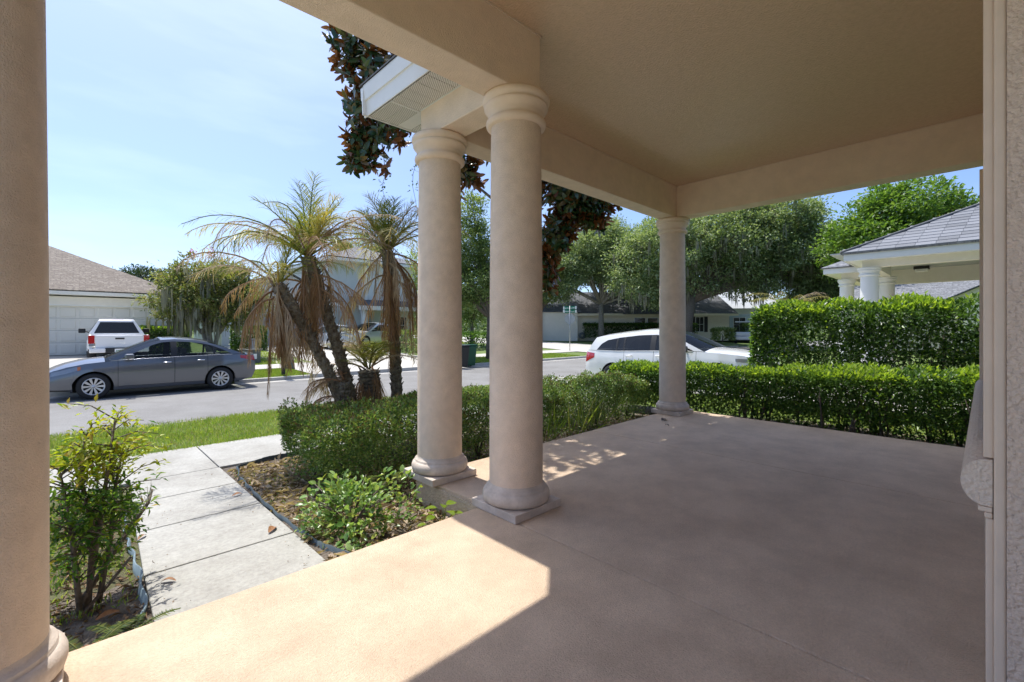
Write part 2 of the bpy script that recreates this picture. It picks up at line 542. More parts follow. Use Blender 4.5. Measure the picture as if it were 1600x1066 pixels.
# columns
SH = [(0.188, 0.165), (0.188, 0.9), (0.186, 1.5), (0.181, 2.1), (0.176, 2.68)]
BASE = [(0.15, 0.056), (0.214, 0.056), (0.231, 0.068), (0.237, 0.09), (0.236, 0.112), (0.228, 0.132), (0.214, 0.142), (0.211, 0.143), (0.211, 0.156), (0.208, 0.16), (0.196, 0.166), (0.190, 0.178), (0.187, 0.19)]
CAP = [(0.172, 2.648), (0.196, 2.652), (0.209, 2.664), (0.212, 2.68), (0.208, 2.694), (0.196, 2.703), (0.186, 2.706), (0.186, 2.722), (0.19, 2.727), (0.194, 2.74), (0.2, 2.752), (0.213, 2.768), (0.224, 2.784), (0.2255, 2.797), (0.216, 2.803), (0.216, 2.808), (0.23, 2.815), (0.2365, 2.83), (0.2365, 2.845), (0.23, 2.861), (0.15, 2.862)]
cm = {'shaft': MB().lathe(SH, n=64).mesh('shaft', M['shaft']), 'base': MB().lathe(BASE, n=64).mesh('base', M['plinth']),
      'capital': MB().lathe(CAP, n=64).mesh('capital', M['column'])}
pl = MB(); pl.box(-0.223, 0.223, -0.223, 0.223, 0.0005, 0.055, ch=0.005); cm['plinth'] = pl.mesh('plinth', M['plinth'])
for c in (C0, C1, C2, C3):
    o = link('column', cm['shaft'], house); o.location = (c[0], c[1], 0)
    for k in ('base', 'capital', 'plinth'): link(k, cm[k], o)
# beams
def beam(x0, x1, y0, y1, z0=ZB, z1=3.42):
    b = MB(); b.box(x0, x1, y0, y1, z0, z1); b.build('beam', M['beam'], house, bevel=0.008, seg=2)
beam(-0.387, 2.345, 2.162, 2.404)
beam(-0.387, -0.145, -1.99, 2.160)
b = MB(); b.prism([(2.103, 2.406), (2.3445, 2.406), (2.3445, 3.086), (6.491, 3.086), (6.491, 3.326), (2.103, 3.326)], ZB, 3.42); b.build('beam', M['beam'], house, bevel=0.008, seg=2)
beam(6.249, 6.491, -0.3, 3.084)
# thin bead where the ceiling meets the beams
bd = MB()
bd.box(-0.14, 2.352, 2.152, 2.1615, 3.300, 3.3125); bd.box(2.3455, 2.353, 2.152, 3.075, 3.300, 3.3125)
bd.box(2.353, 6.24, 3.076, 3.0855, 3.300, 3.3125); bd.box(6.2395, 6.2485, -0.02, 3.0755, 3.300, 3.3125)
bd.build('ceiling_bead', M['trim'], house)
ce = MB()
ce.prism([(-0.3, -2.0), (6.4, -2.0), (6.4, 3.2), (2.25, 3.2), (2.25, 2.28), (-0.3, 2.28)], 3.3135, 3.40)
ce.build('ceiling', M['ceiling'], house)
# walls: facade, entry alcove and its rough return beside the camera
WX = 2.06
w = MB(); w.box(-0.04 + WX, SX - 0.25, -2.0, -0.022, 0.0, ZC); w.build('wall', M['wall'], house)
w = MB(); w.box(WX - 0.058, WX - 0.041, -2.0, -0.047, 0.0, ZC); w.build('wall', M['wall'], house)
w = MB(); w.box(WX - 0.06, WX - 0.0405, -0.0465, -0.0205, 0.0005, ZC - 0.001); w.build('corner_trim', M['trim'], house, bevel=0.008, seg=3)
w = MB(); w.box(-0.6, WX - 0.0585, -2.2, -2.001, 0.0, ZC); w.build('wall', M['wall'], house)
# door at the back of the alcove
d = MB(); d.box(-0.1, 0.9, -2.0, -1.955, 0.01, 2.1); dr = d.build('door', mat('door_paint', (0.10, 0.05, 0.035), 0.4), house, bevel=0.004)
d = MB(); d.lathe([(0, 0), (0.02, 0.0), (0.03, 0.02), (0.03, 0.05), (0.0, 0.06)], cx=0.8, cy=1.0, n=16, axis='y'); h_ = d.build('handle', M['chrome'], dr); h_.location = (0, -1.955, 0)
# window beside the alcove: sill with a bulging rough end, casings, frame and panes
sx0, sx1 = WX - 0.045, 5.3
prof = [(-0.0185, 0.848)] + [(-0.0185 + 0.07 * math.sin(a) ** 0.8, 0.775 + 0.073 * math.cos(a)) for a in np.linspace(0.25, PI - 0.25, 14)] + [(-0.0185, 0.703)]
s_ = MB(); s_.extrude_x(prof[::-1], sx0, sx1, smooth=False)
sill = s_.build('window_sill', mat('sill_stucco', (0.80, 0.67, 0.55), 0.75, var=0.06, vscale=30, bump=1.0, bscale=85, bdist=0.014), house)
s_ = MB(); s_.box(sx0 - 0.001, sx1, -0.0186, 0.013, 0.686, 0.7015); s_.box(sx0 - 0.0005, sx1, -0.0186, -0.001, 0.668, 0.685)
s_.build('moulding', M['trim'], sill, bevel=0.003)
for (a, b_, z0, z1, p) in ((WX - 0.0395, 2.3, 0.852, 2.5, 0.0015), (5.1, 5.3, 0.852, 2.5, 0.024), (2.3005, 5.0995, 2.3, 2.5, 0.0)):
    w = MB(); w.box(a, b_, -0.0215, p, z0, z1); w.build('window_casing', M['trim'], house, bevel=0.003)
w = MB(); w.box(WX - 0.0395, 5.3, -0.0215, -0.004, 0.001, 0.666); w.build('apron', M['trim'], house, bevel=0.003)
wf = MB(); wf.box(2.302, 5.098, -0.0219, -0.012, 0.85, 2.298); win = wf.build('window', M['window'], house)
for x in (2.31, 3.68, 5.04):
    wf = MB(); wf.box(x, x + 0.05, -0.0118, -0.004, 0.853, 2.297); wf.build('frame', M['white'], win)
# eaves: soffit panels, fascia and roof above
def perf_mat():
    m = mat('perforated_soffit', (0.76, 0.75, 0.70), 0.4)
    nt = m.node_tree; n, l = nt.nodes, nt.links
    tc = n['Texture Coordinate']; b = n['Principled BSDF']
    mp = n.new('ShaderNodeMapping'); mp.inputs['Rotation'].default_value = (0, 0, PI / 4)
    l.new(tc.outputs['Object'], mp.inputs['Vector'])
    sp = n.new('ShaderNodeSeparateXYZ'); l.new(mp.outputs[0], sp.inputs[0])
    ds = []
    for ax in ('X', 'Y'):
        a = n.new('ShaderNodeMath'); a.operation = 'MULTIPLY'; a.inputs[1].default_value = 62.0; l.new(sp.outputs[ax], a.inputs[0])
        f = n.new('ShaderNodeMath'); f.operation = 'FRACT'; l.new(a.outputs[0], f.inputs[0])
        s = n.new('ShaderNodeMath'); s.operation = 'SUBTRACT'; s.inputs[1].default_value = 0.5; l.new(f.outputs[0], s.inputs[0])
        q = n.new('ShaderNodeMath'); q.operation = 'MULTIPLY'; l.new(s.outputs[0], q.inputs[0]); l.new(s.outputs[0], q.inputs[1])
        ds.append(q)
    ad = n.new('ShaderNodeMath'); l.new(ds[0].outputs[0], ad.inputs[0]); l.new(ds[1].outputs[0], ad.inputs[1])
    lt = n.new('ShaderNodeMath'); lt.operation = 'LESS_THAN'; lt.inputs[1].default_value = 0.085; l.new(ad.outputs[0], lt.inputs[0])
    mx = n.new('ShaderNodeMixRGB'); l.new(lt.outputs[0], mx.inputs[0])
    mx.inputs[1].default_value = (0.76, 0.75, 0.70, 1); mx.inputs[2].default_value = (0.16, 0.15, 0.13, 1)
    l.new(mx.outputs[0], b.inputs['Base Color'])
    return m
M['perf'] = perf_mat()
ZSO = 3.112
FX, FYo, FYe = 1.826, 3.73, 2.68
for i in range(7):                                   # side eave of the outer bay
    y0 = 2.42 + i * 0.135; y1 = min(y0 + 0.131, 3.335)
    s_ = MB(); s_.box(FX + 0.012, 2.098, y0, y1, ZSO, ZSO + 0.012); s_.build('soffit_panel', M['perf'], house, bevel=0.002, seg=1)
x = 1.84
i = 0
while x < 6.8:                                       # front eave of the outer bay
    s_ = MB(); s_.box(x, x + 0.131, 3.36, FYo - 0.012, ZSO, ZSO + 0.012); s_.build('soffit_panel', M['perf'] if i % 3 < 2 else M['white'], house, bevel=0.002, seg=1)
    x += 0.135; i += 1
for i in range(18):                                  # eave of the entry bay
    x = 1.68 - i * 0.135
    s_ = MB(); s_.box(x, x + 0.131, 2.43, FYe - 0.012, ZSO, ZSO + 0.012); s_.build('soffit_panel', M['perf'], house, bevel=0.002, seg=1)
tr = MB()
tr.box(2.0985, 2.1028, 2.42, 3.335, ZSO - 0.008, ZSO + 0.02); tr.box(1.84, 6.9, 3.3375, 3.3595, ZSO - 0.006, ZSO + 0.014); tr.box(-0.7, 1.83, 2.4045, 2.429, ZSO - 0.006, ZSO + 0.014)
tr.box(FX + 0.012, 2.098, 3.3355, 3.3374, ZSO - 0.004, ZSO + 0.014)
tr.build('soffit_channel', M['white'], house)
# fascia: lower board with a stepped upper board and drip edge
def fascia_side(x, y0, y1):
    prof = [(0.0, 0.0), (0.012, -0.004), (0.014, 0.0), (0.022, 0.125), (0.036, 0.127), (0.05, 0.238), (0.05, 0.25), (0.0, 0.25)]
    n = len(prof)
    vs = [(x - a, y0, ZSO + z) for a, z in prof] + [(x - a, y1, ZSO + z) for a, z in prof]
    MB().add(vs, [tuple(range(n))[::-1], tuple(range(n, 2 * n))] + [(i, (i + 1) % n, n + (i + 1) % n, n + i) for i in range(n)]).build('fascia', M['white'], house)
fascia_side(FX, FYe + 0.06, FYo + 0.05)
def fascia_front(x0, x1, y):
    prof = [(0.0, 0.0), (0.012, -0.004), (0.014, 0.0), (0.022, 0.125), (0.036, 0.127), (0.05, 0.238), (0.05, 0.25), (0.0, 0.25)]
    MB().extrude_x([(y + a, ZSO + z) for a, z in prof][::-1], x0, x1).build('fascia', M['white'], house)
fascia_front(FX - 0.05, 7.0, FYo)
fascia_front(-0.75, FX - 0.2, FYe)
# added unseen piece across the inside eave corner, shaped to clip the sunlit floor
dv = MB(); dv.prism([(1.55, FYe + 0.05), (1.62, FYe - 0.06), (FX + 0.02, FYe - 0.06), (FX + 0.02, FYe + 0.26), (FX - 0.05, FYe + 0.24)], ZSO + 0.16, ZSO + 0.252)
dv.build('corner_shadow_piece', M['white'], house)
M['roofgrey'] = mat('grey_shingles', (0.14, 0.145, 0.155), 0.9, var=0.25, vscale=14, bump=0.5, bscale=60)
zt = ZSO + 0.255
PT = 0.42
XL, YA, YB, RUN = FX - 0.06, FYo + 0.06, FYe + 0.06, 5.0
def roof_slab(pts):
    n = len(pts); q = MB()
    q.add([*pts] + [(x, y, z + 0.012) for x, y, z in pts], [tuple(range(n))[::-1], tuple(range(n, 2 * n))] + [(k, (k + 1) % n, n + (k + 1) % n, n + k) for k in range(n)])
    q.build('roof', M['roofgrey'], house)
roof_slab([(XL, YA, zt), (7.02, YA, zt), (7.02, YA - RUN, zt + PT * RUN), (XL + RUN, YA - RUN, zt + PT * RUN)])
roof_slab([(XL, YB, zt), (XL, YA, zt), (XL + RUN, YA - RUN, zt + PT * RUN), (XL + RUN, YB - RUN, zt + PT * RUN)])
roof_slab([(-0.8, YB, zt), (XL, YB, zt), (XL + RUN, YB - RUN, zt + PT * RUN), (-0.8, YB - RUN, zt + PT * RUN)])
roof_slab([(-0.8, YB - RUN, zt + PT * RUN), (7.02, YB - RUN, zt + PT * RUN), (7.02, YB - 2 * RUN, zt), (-0.8, YB - 2 * RUN, zt)])
gb = MB(); gb.box(-0.7, 6.9, -6.5, -2.2, -0.2, zt); gb.build('rear_wall', M['wall'], house)
# two dry leaves and grit on the porch floor
def dry_leaf(x, y, z, L, rz, label, col='dry', tilt=0.1):
    mb = MB()
    n = 7
    rows = []
    for i in range(n):
        t = i / (n - 1)
        wd = 0.36 * L * math.sin(PI * min(1, t * 0.92 + 0.04)) ** 0.8
        rows.append([(t * L - L / 2, -wd / 2, 0.012 * math.sin(3 * t) + wd * 0.25), (t * L - L / 2, 0, 0.012 * math.sin(3 * t)), (t * L - L / 2, wd / 2, 0.012 * math.sin(3 * t) + wd * 0.22)])
    mb.grid(rows)
    o = mb.build('fallen_leaf', M[col])
    o.location = (x, y, z + 0.004); o.rotation_euler = (tilt, tilt * 0.5, rz)
    tag(o, label, 'leaf')
    return o
M['dry'] = mat('dry_leaf', (0.20, 0.085, 0.03), 0.7, col2=(0.33, 0.17, 0.07), vscale=30)
M['drydark'] = mat('dark_dry_leaf', (0.05, 0.035, 0.025), 0.7, col2=(0.11, 0.08, 0.06), vscale=30)
dry_leaf(5.75, 3.02, 0.0, 0.16, 0.2, 'long dark curled leaf lying on the porch floor in front of the corner column', 'drydark')
dry_leaf(5.46, 2.82, 0.0, 0.07, 1.2, 'tiny dark leaf scrap on the porch floor beyond the double columns', 'drydark')
dry_leaf(0.99, 3.52, gz(3.52) + 0.037, 0.13, 1.0, 'brown curled leaf on the walkway next to a slab joint', 'dry', 0.25)
dry_leaf(1.0, 4.55, gz(4.55) + 0.037, 0.09, 0.3, 'small orange leaf on the walkway against the dark edging strip', 'dry', 0.2)
dry_leaf(0.36, 3.19, gz(3.19) + 0.037, 0.08, 2.5, 'small rusty leaf curled on the nearest walkway slab', 'dry', 0.1)
dry_leaf(0.31, 4.05, gz(4.05) + 0.037, 0.08, 0.9, 'pale brown leaf on the walkway beside the bare twig', 'dry', 0.1)
# ------------------------------------------------------------------ other buildings
def shingle_mat(name, c1, c2, c3, sx, sz):
    """flat far roofs: staggered courses of shingles, each its own tone"""
    m = bpy.data.materials.new(name); m.use_nodes = True
    nt = m.node_tree; n, l = nt.nodes, nt.links; b = n['Principled BSDF']; b.inputs['Roughness'].default_value = 0.9
    tc = n.new('ShaderNodeTexCoord')
    br = n.new('ShaderNodeTexBrick'); br.offset = 0.5
    br.inputs['Color1'].default_value = (*c1, 1); br.inputs['Color2'].default_value = (*c2, 1); br.inputs['Mortar'].default_value = (*[x * 0.4 for x in c3], 1)
    br.inputs['Scale'].default_value = 1; br.inputs['Brick Width'].default_value = sx; br.inputs['Row Height'].default_value = sz
    br.inputs['Mortar Size'].default_value = 0.006
    l.new(tc.outputs['UV'], br.inputs['Vector'])
    no = n.new('ShaderNodeTexNoise'); no.inputs['Scale'].default_value = 9; no.inputs['Detail'].default_value = 5
    l.new(tc.outputs['UV'], no.inputs['Vector'])
    mx = n.new('ShaderNodeMixRGB'); mx.inputs[2].default_value = (*c3, 1)
    r = n.new('ShaderNodeValToRGB'); r.color_ramp.elements[0].position = 0.42; r.color_ramp.elements[1].position = 0.62
    l.new(no.outputs['Fac'], r.inputs['Fac']); l.new(r.outputs['Color'], mx.inputs[0]); l.new(br.outputs['Color'], mx.inputs[1])
    l.new(mx.outputs[0], b.inputs['Base Color'])
    bp = n.new('ShaderNodeBump'); bp.inputs['Strength'].default_value = 0.8; bp.inputs['Distance'].default_value = 0.02
    l.new(br.outputs['Color'], bp.inputs['Height']); l.new(bp.outputs['Normal'], b.inputs['Normal'])
    return m
M['brownroof'] = shingle_mat('brown_shingles', (0.20, 0.165, 0.13), (0.30, 0.26, 0.215), (0.15, 0.125, 0.105), 0.42, 0.16)
M['greyroof'] = shingle_mat('grey_shingle_courses', (0.17, 0.18, 0.195), (0.28, 0.29, 0.31), (0.13, 0.135, 0.15), 0.42, 0.16)
M['slateroof'] = shingle_mat('slate_shingles', (0.10, 0.106, 0.118), (0.17, 0.176, 0.19), (0.08, 0.086, 0.1), 0.42, 0.16)

def roof_face(name, pts, m, parent, th=0.04):
    """planar roof face; UV in metres along and up the slope"""
    P = [Vector(p) for p in pts]
    nrmv = (P[1] - P[0]).cross(P[2] - P[0]).normalized()
    if nrmv.z < 0: P = P[::-1]; nrmv = -nrmv
    u = Vector((0, 0, 1)).cross(nrmv).normalized(); w = nrmv.cross(u)
    n = len(P)
    vs = [p[:] for p in P] + [(p - nrmv * th)[:] for p in P]
    fs = [tuple(range(n)), tuple(range(n, 2 * n))[::-1]] + [(i, n + i, n + (i + 1) % n, (i + 1) % n) for i in range(n)]
    me = bpy.data.meshes.new(name); me.from_pydata(vs, [], fs); me.materials.append(m)
    uv = me.uv_layers.new(name='uv')
    for lp in me.loops:
        p = Vector(me.vertices[lp.vertex_index].co) - P[0]
        uv.data[lp.index].uv = (p.dot(u) + 50, p.dot(w) + 50)
    me.update()
    return link(name, me, parent)

def hip_roof(parent, x0, x1, y0, y1, z, pitch, m):
    wx, wy = x1 - x0, y1 - y0
    h = min(wx, wy) / 2
    if wx >= wy:
        a, b_ = (x0 + h, y0 + h, z + pitch * h), (x1 - h, y0 + h, z + pitch * h)
        roof_face('roof', [(x0, y0, z), (x1, y0, z), b_, a], m, parent); roof_face('roof', [(x1, y1, z), (x0, y1, z), a, b_], m, parent)
        roof_face('roof', [(x0, y1, z), (x0, y0, z), a], m, parent); roof_face('roof', [(x1, y0, z), (x1, y1, z), b_], m, parent)
    else:
        a, b_ = (x0 + h, y0 + h, z + pitch * h), (x0 + h, y1 - h, z + pitch * h)
        roof_face('roof', [(x0, y0, z), (x1, y0, z), a], m, parent); roof_face('roof', [(x1, y1, z), (x0, y1, z), b_], m, parent)
        roof_face('roof', [(x0, y1, z), (x0, y0, z), a, b_], m, parent); roof_face('roof', [(x1, y0, z), (x1, y1, z), b_, a], m, parent)

def eaves(parent, x0, x1, y0, y1, z, m, h=0.2):
    """fascia ring and soffit board under a hip roof"""
    for (a, b_, c, d) in ((x0, x1, y0 - 0.0, y0 + 0.03), (x0, x1, y1 - 0.03, y1), (x0, x0 + 0.03, y0 + 0.031, y1 - 0.031), (x1 - 0.03, x1, y0 + 0.031, y1 - 0.031)):
        f = MB(); f.box(a, b_, c, d, z - h, z - 0.042); f.build('fascia', m, parent)
    s = MB(); s.box(x0 + 0.031, x1 - 0.031, y0 + 0.031, y1 - 0.031, z - h + 0.004, z - h + 0.02); s.build('soffit', m, parent)

def box_part(name, parent, m, *b, ch=0.0, bevel=0.0):
    q = MB(); q.box(*b, ch=ch); return q.build(name, m, parent, bevel=bevel)

def garage_door(parent, x0, x1, y, z0, z1, m, rows=4, cols=8):
    """sectional door facing -y: each section board with its raised panels"""
    dr = box_part('garage_door', parent, m, x0, x1, y, y + 0.04, z0, z1)
    h = (z1 - z0) / rows; wd = (x1 - x0) / cols
    q = MB()
    q.add([(-wd / 2 + 0.05, 0, -h / 2 + 0.06), (wd / 2 - 0.05, 0, -h / 2 + 0.06), (wd / 2 - 0.05, 0, h / 2 - 0.06), (-wd / 2 + 0.05, 0, h / 2 - 0.06),
           (-wd / 2 + 0.085, -0.02, -h / 2 + 0.095), (wd / 2 - 0.085, -0.02, -h / 2 + 0.095), (wd / 2 - 0.085, -0.02, h / 2 - 0.095), (-wd / 2 + 0.085, -0.02, h / 2 - 0.095)],
          [(4, 5, 6, 7), (0, 1, 5, 4), (1, 2, 6, 5), (2, 3, 7, 6), (3, 0, 4, 7)])
    me = q.mesh('panel', m)
    for r in range(rows):
        for c in range(cols):
            o = link('panel', me, dr); o.location = (x0 + (c + 0.5) * wd, y - 0.003, z0 + (r + 0.5) * h)
        if r:
            gr = MB(); gr.box(x0, x1, y - 0.004, y - 0.001, z0 + r * h - 0.012, z0 + r * h + 0.004); gr.build('section_joint', M['jointgrey'], dr)
    return dr
M['jointgrey'] = mat('joint_grey', (0.32, 0.32, 0.30), 0.7)  # grey of the strips along garage door section joints
M['garage'] = mat('garage_door_paint', (0.74, 0.71, 0.64), 0.5)
M['cream'] = mat('cream_stucco', (0.80, 0.74, 0.61), 0.7, var=0.04, vscale=3, bump=0.3, bscale=40)
M['olive'] = mat('pale_olive_stucco', (0.60, 0.58, 0.50), 0.7, var=0.03, vscale=3)
M['bluegrey'] = mat('blue_grey_stucco', (0.62, 0.64, 0.63), 0.7, var=0.03, vscale=3, bump=0.2, bscale=40)
M['bluedoor'] = mat('blue_grey_door', (0.30, 0.33, 0.36), 0.5)

def win_part(parent, x0, x1, y, z0, z1, cols=2, rows=2, frame='white'):
    """window facing -y with its frame, bars and panes"""
    f = MB(); t = 0.06
    f.box(x0, x1, y - 0.02, y + 0.05, z0, z0 + t); f.box(x0, x1, y - 0.02, y + 0.05, z1 - t, z1)
    f.box(x0, x0 + t, y - 0.019, y + 0.05, z0 + t, z1 - t); f.box(x1 - t, x1, y - 0.019, y + 0.05, z0 + t, z1 - t)
    for i in range(1, cols): xx = x0 + (x1 - x0) * i / cols; f.box(xx - 0.02, xx + 0.02, y - 0.017, y + 0.03, z0 + t, z1 - t)
    for i in range(1, rows): zz = z0 + (z1 - z0) * i / rows; f.box(x0 + t, x1 - t, y - 0.016, y + 0.03, zz - 0.018, zz + 0.018)
    w = f.build('window', M[frame], parent); w['kind'] = 'stuff'
    box_part('pane', w, M['window'], x0 + 0.03, x1 - 0.03, y - 0.005, y + 0.02, z0 + 0.03, z1 - 0.03)
    return w

# -- pale house with the wide garage, across the street at the left
Hl = empty('garage_house', (0, 0, 0), label='pale one storey house with brown hip roof and wide panelled garage behind the white pickup', cat='house')
zg = 0.04
box_part('wall', Hl, M['whitewall'], 3.12, 3.5, 28.9, 40, 0 - 0.1, 2.72)
box_part('wall', Hl, M['whitewall'], -9, -2.02, 28.9, 40, -0.1, 2.72)
box_part('wall', Hl, M['whitewall'], -2.02, 3.12, 28.899, 29.2, 2.36, 2.72)
box_part('trim', Hl, M['white'], -2.02, 3.12, 28.93, 29.15, 2.30, 2.36)
garage_door(Hl, -2.0, 3.1, 29.15, zg, 2.30, M['garage'])
hip_roof(Hl, -14.5, 3.95, 28.4, 44.5, 3.0, 0.5, M['brownroof'])
eaves(Hl, -14.5, 3.95, 28.4, 44.5, 2.98, M['whitewall'])
fc = bpy.data.curves.new('house_number', 'FONT'); fc.body = '8663'; fc.size = 0.24; fc.extrude = 0.008; fc.space_character = 1.5
tmp = bpy.data.objects.new('tmp', fc); COL.objects.link(tmp)
dg = bpy.context.evaluated_depsgraph_get()
nm = bpy.data.meshes.new_from_object(tmp.evaluated_get(dg)); bpy.data.objects.remove(tmp)
nm.materials.clear(); nm.materials.append(M['black'])
o = link('house_number', nm, Hl); o.location = (-1.9, 28.885, 2.375); o.rotation_euler = (PI / 2, 0, 0)

# -- blue-grey two storey house behind the palms
Hg = empty('two_storey_house', (0, 0, 0), label='blue grey two storey house with dark roofs seen behind the dying palms', cat='house')
box_part('wall', Hg, M['bluegrey'], 6.6, 13.9, 34.0, 44, -0.1, 3.2)
zd = 0.09
garage_door(Hg, 8.0, 13.0, 33.95, zd, 2.25, M['bluedoor'], 4, 8)
for b_ in ((7.82, 7.99, 33.9, 33.99, 0.05, 2.3), (13.01, 13.18, 33.9, 33.99, 0.05, 2.3), (7.82, 13.18, 33.9, 33.985, 2.3, 2.5)): box_part('door_trim', Hg, M['white'], *b_)
eaves(Hg, 6.0, 14.4, 33.4, 44.6, 3.25, M['white'], 0.3)
hip_roof(Hg, 6.0, 14.4, 33.4, 44.6, 3.29, 0.45, M['greyroof'])
# front gable over the garage
roof_face('roof', [(10.2, 33.1, 5.3), (10.2, 37.5, 5.3), (13.9, 37.5, 3.35), (13.9, 33.1, 3.35)], M['slateroof'], Hg)
roof_face('roof', [(10.2, 33.1, 5.3), (10.2, 37.5, 5.3), (6.5, 37.5, 3.35), (6.5, 33.1, 3.35)], M['slateroof'], Hg)
gq = MB(); gq.add([(6.6, 33.4, 3.33), (13.8, 33.4, 3.33), (10.2, 33.4, 5.2), (6.6, 33.5, 3.33), (13.8, 33.5, 3.33), (10.2, 33.5, 5.2)], [(0, 1, 2), (5, 4, 3), (0, 3, 4, 1)]); gq.build('gable_wall', M['bluegrey'], Hg)
box_part('wall', Hg, M['bluegrey'], 13.95, 21.4, 35.2, 45, -0.1, 6.6)
box_part('corner_board', Hg, M['white'], 16.6, 16.85, 34.55, 35.15, 0.0, 6.3)
box_part('wall', Hg, M['bluegrey'], 16.9, 21.4, 34.6, 35.19, 3.0, 6.5)
win_part(Hg, 18.3, 19.4, 34.55, 4.7, 6.0, 3, 3)
eaves(Hg, 13.4, 22.0, 34.0, 45.6, 6.75, M['white'], 0.25)
hip_roof(Hg, 13.4, 22.0, 34.0, 45.6, 6.79, 0.4, M['greyroof'])
roof_face('roof', [(15.6, 33.4, 3.1), (22, 33.4, 3.1), (22, 35.3, 3.9), (15.6, 35.3, 3.9)], M['slateroof'], Hg)
box_part('porch_fascia', Hg, M['white'], 15.6, 22.0, 33.4, 33.5, 2.72, 3.05)
for x in (15.9, 17.8, 21.5): box_part('porch_post', Hg, M['white'], x, x + 0.3, 33.5, 33.8, 0.0, 2.72)
box_part('front_door', Hg, M['bluedoor'], 16.6, 17.5, 35.14, 35.19, 0.1, 2.3)
win_part(Hg, 19.0, 20.8, 35.16, 0.8, 2.3, 2, 2)

# -- neighbour's porch on the right: white round columns, shingled hip roof
Hn = empty('white_porch_house', (0, 0, 0), label='neighbouring white house with round white porch columns under a grey shingle roof', cat='house')
M['wcol'] = mat('white_column_paint', (0.78, 0.78, 0.76), 0.5)
ncm = {'shaft': MB().lathe(SH, n=40).mesh('shaft', M['wcol']), 'capital': MB().lathe(CAP, n=40).mesh('capital', M['wcol']), 'base': MB().lathe(BASE, n=40).mesh('base', M['wcol'])}
for c in ((13.9, 1.93), (16.73, 2.86), (16.78, 1.93)):
    o = link('column', ncm['shaft'], Hn); o.location = (c[0], c[1], -0.13)
    for k in ('capital', 'base'): link(k, ncm[k], o)
zb, zt2 = 2.733, 3.16
box_part('porch_floor', Hn, M['floor'], 13.6, 21, -3.4, 2.2, -0.5, -0.1305)
box_part('porch_floor', Hn, M['floor'], 16.45, 21, 2.2, 3.1, -0.5, -0.1305)
for b_ in ((13.779, 14.021, -3.4, 1.808, zb, zt2), (13.779, 16.6, 1.809, 2.051, zb, zt2), (16.609, 16.851, 2.052, 2.738, zb, zt2), (16.609, 21, 2.739, 2.981, zb, zt2), (18.9, 19.14, -3.4, 2.738, zb - 0.05, zt2)):
    box_part('beam', Hn, M['whitewall'], *b_)
box_part('ceiling', Hn, mat('grey_porch_ceiling', (0.42, 0.45, 0.45), 0.6), 13.9, 21, -3.4, 2.73, zt2 - 0.03, zt2 - 0.002)
box_part('wall', Hn, M['whitewall'], 13.9, 21, -10, -3.41, -0.4, zt2)
lf = box_part('porch_light', Hn, M['black'], 18.15, 18.5, 1.12, 1.47, zt2 - 0.12, zt2 - 0.032)
box_part('lamp_shade', lf, M['signwhite'], 18.18, 18.47, 1.15, 1.44, zt2 - 0.19, zt2 - 0.121)
ef = 2.885
ex, ey = 13.42, 2.36
for b_ in ((ex, ex + 0.03, -10, ey, ef, ef + 0.17), (ex + 0.031, 16.2, ey - 0.03, ey, ef, ef + 0.17), (16.2, 16.23, ey - 0.029, 3.35, ef, ef + 0.17), (16.231, 21.5, 3.32, 3.35, ef, ef + 0.17)):
    box_part('fascia', Hn, M['white'], *b_)
for b_ in ((ex + 0.032, 13.778, -10, ey - 0.032, ef + 0.02, ef + 0.035), (13.78, 16.19, 2.053, ey - 0.032, ef + 0.02, ef + 0.035), (16.24, 16.608, 2.36, 3.318, ef + 0.02, ef + 0.035), (16.61, 21.4, 2.983, 3.318, ef + 0.02, ef + 0.035)):
    box_part('soffit', Hn, M['white'], *b_)
# hip roof: face towards us carries real shingles laid in courses
zr = ef + 0.19
pit = 0.5
A0 = Vector((ex - 0.05, ey + 0.05, zr)); 
roof_face('roof', [(ex - 0.05, ey + 0.05, zr), (ex - 0.05, -9, zr), (ex - 0.05 + 5.7, -9, zr + pit * 5.7), (ex - 0.05 + 5.7, ey + 0.05 - 5.7, zr + pit * 5.7)], M['greyroof'], Hn)
roof_face('roof', [(ex - 0.05, ey + 0.05, zr), (22, ey + 0.05, zr), (22, ey + 0.05 - 5.7, zr + pit * 5.7), (ex + 5.65, ey + 0.05 - 5.7, zr + pit * 5.7)], M['greyroof'], Hn)
roof_face('roof', [(16.15, 3.4, zr), (22, 3.4, zr), (22, 0.4, zr + pit * 3), (19.15, 0.4, zr + pit * 3)], M['greyroof'], Hn)
roof_face('roof', [(16.15, 3.4, zr), (16.15, 2.35, zr), (19.15, -0.65, zr + pit * 3), (19.15, 0.4, zr + pit * 3)], M['greyroof'], Hn)
def shingle_random():
    m = mat('shingle_grey', (0.2, 0.2, 0.2), 0.92)
    nt = m.node_tree; n, l = nt.nodes, nt.links
    oi = n.new('ShaderNodeObjectInfo'); r = n.new('ShaderNodeValToRGB')
    r.color_ramp.elements[0].color = (0.15, 0.157, 0.172, 1); r.color_ramp.elements[1].color = (0.225, 0.235, 0.258, 1)
    l.new(oi.outputs['Random'], r.inputs['Fac']); l.new(r.outputs['Color'], n['Principled BSDF'].inputs['Base Color'])
    return m
L = math.hypot(1, pit); ux, uz = 1 / L, pit / L
CS = 0.215
q = MB()
q.add([(0, -0.166, 0.018), (0, 0.166, 0.018), ((CS + 0.05) * ux, 0.166, (CS + 0.05) * uz + 0.004), ((CS + 0.05) * ux, -0.166, (CS + 0.05) * uz + 0.004), (0, -0.166, 0.0), (0, 0.166, 0.0)], [(0, 3, 2, 1), (4, 0, 1, 5)])
shme = q.mesh('shingle', shingle_random())
cnt = 0
course = 0
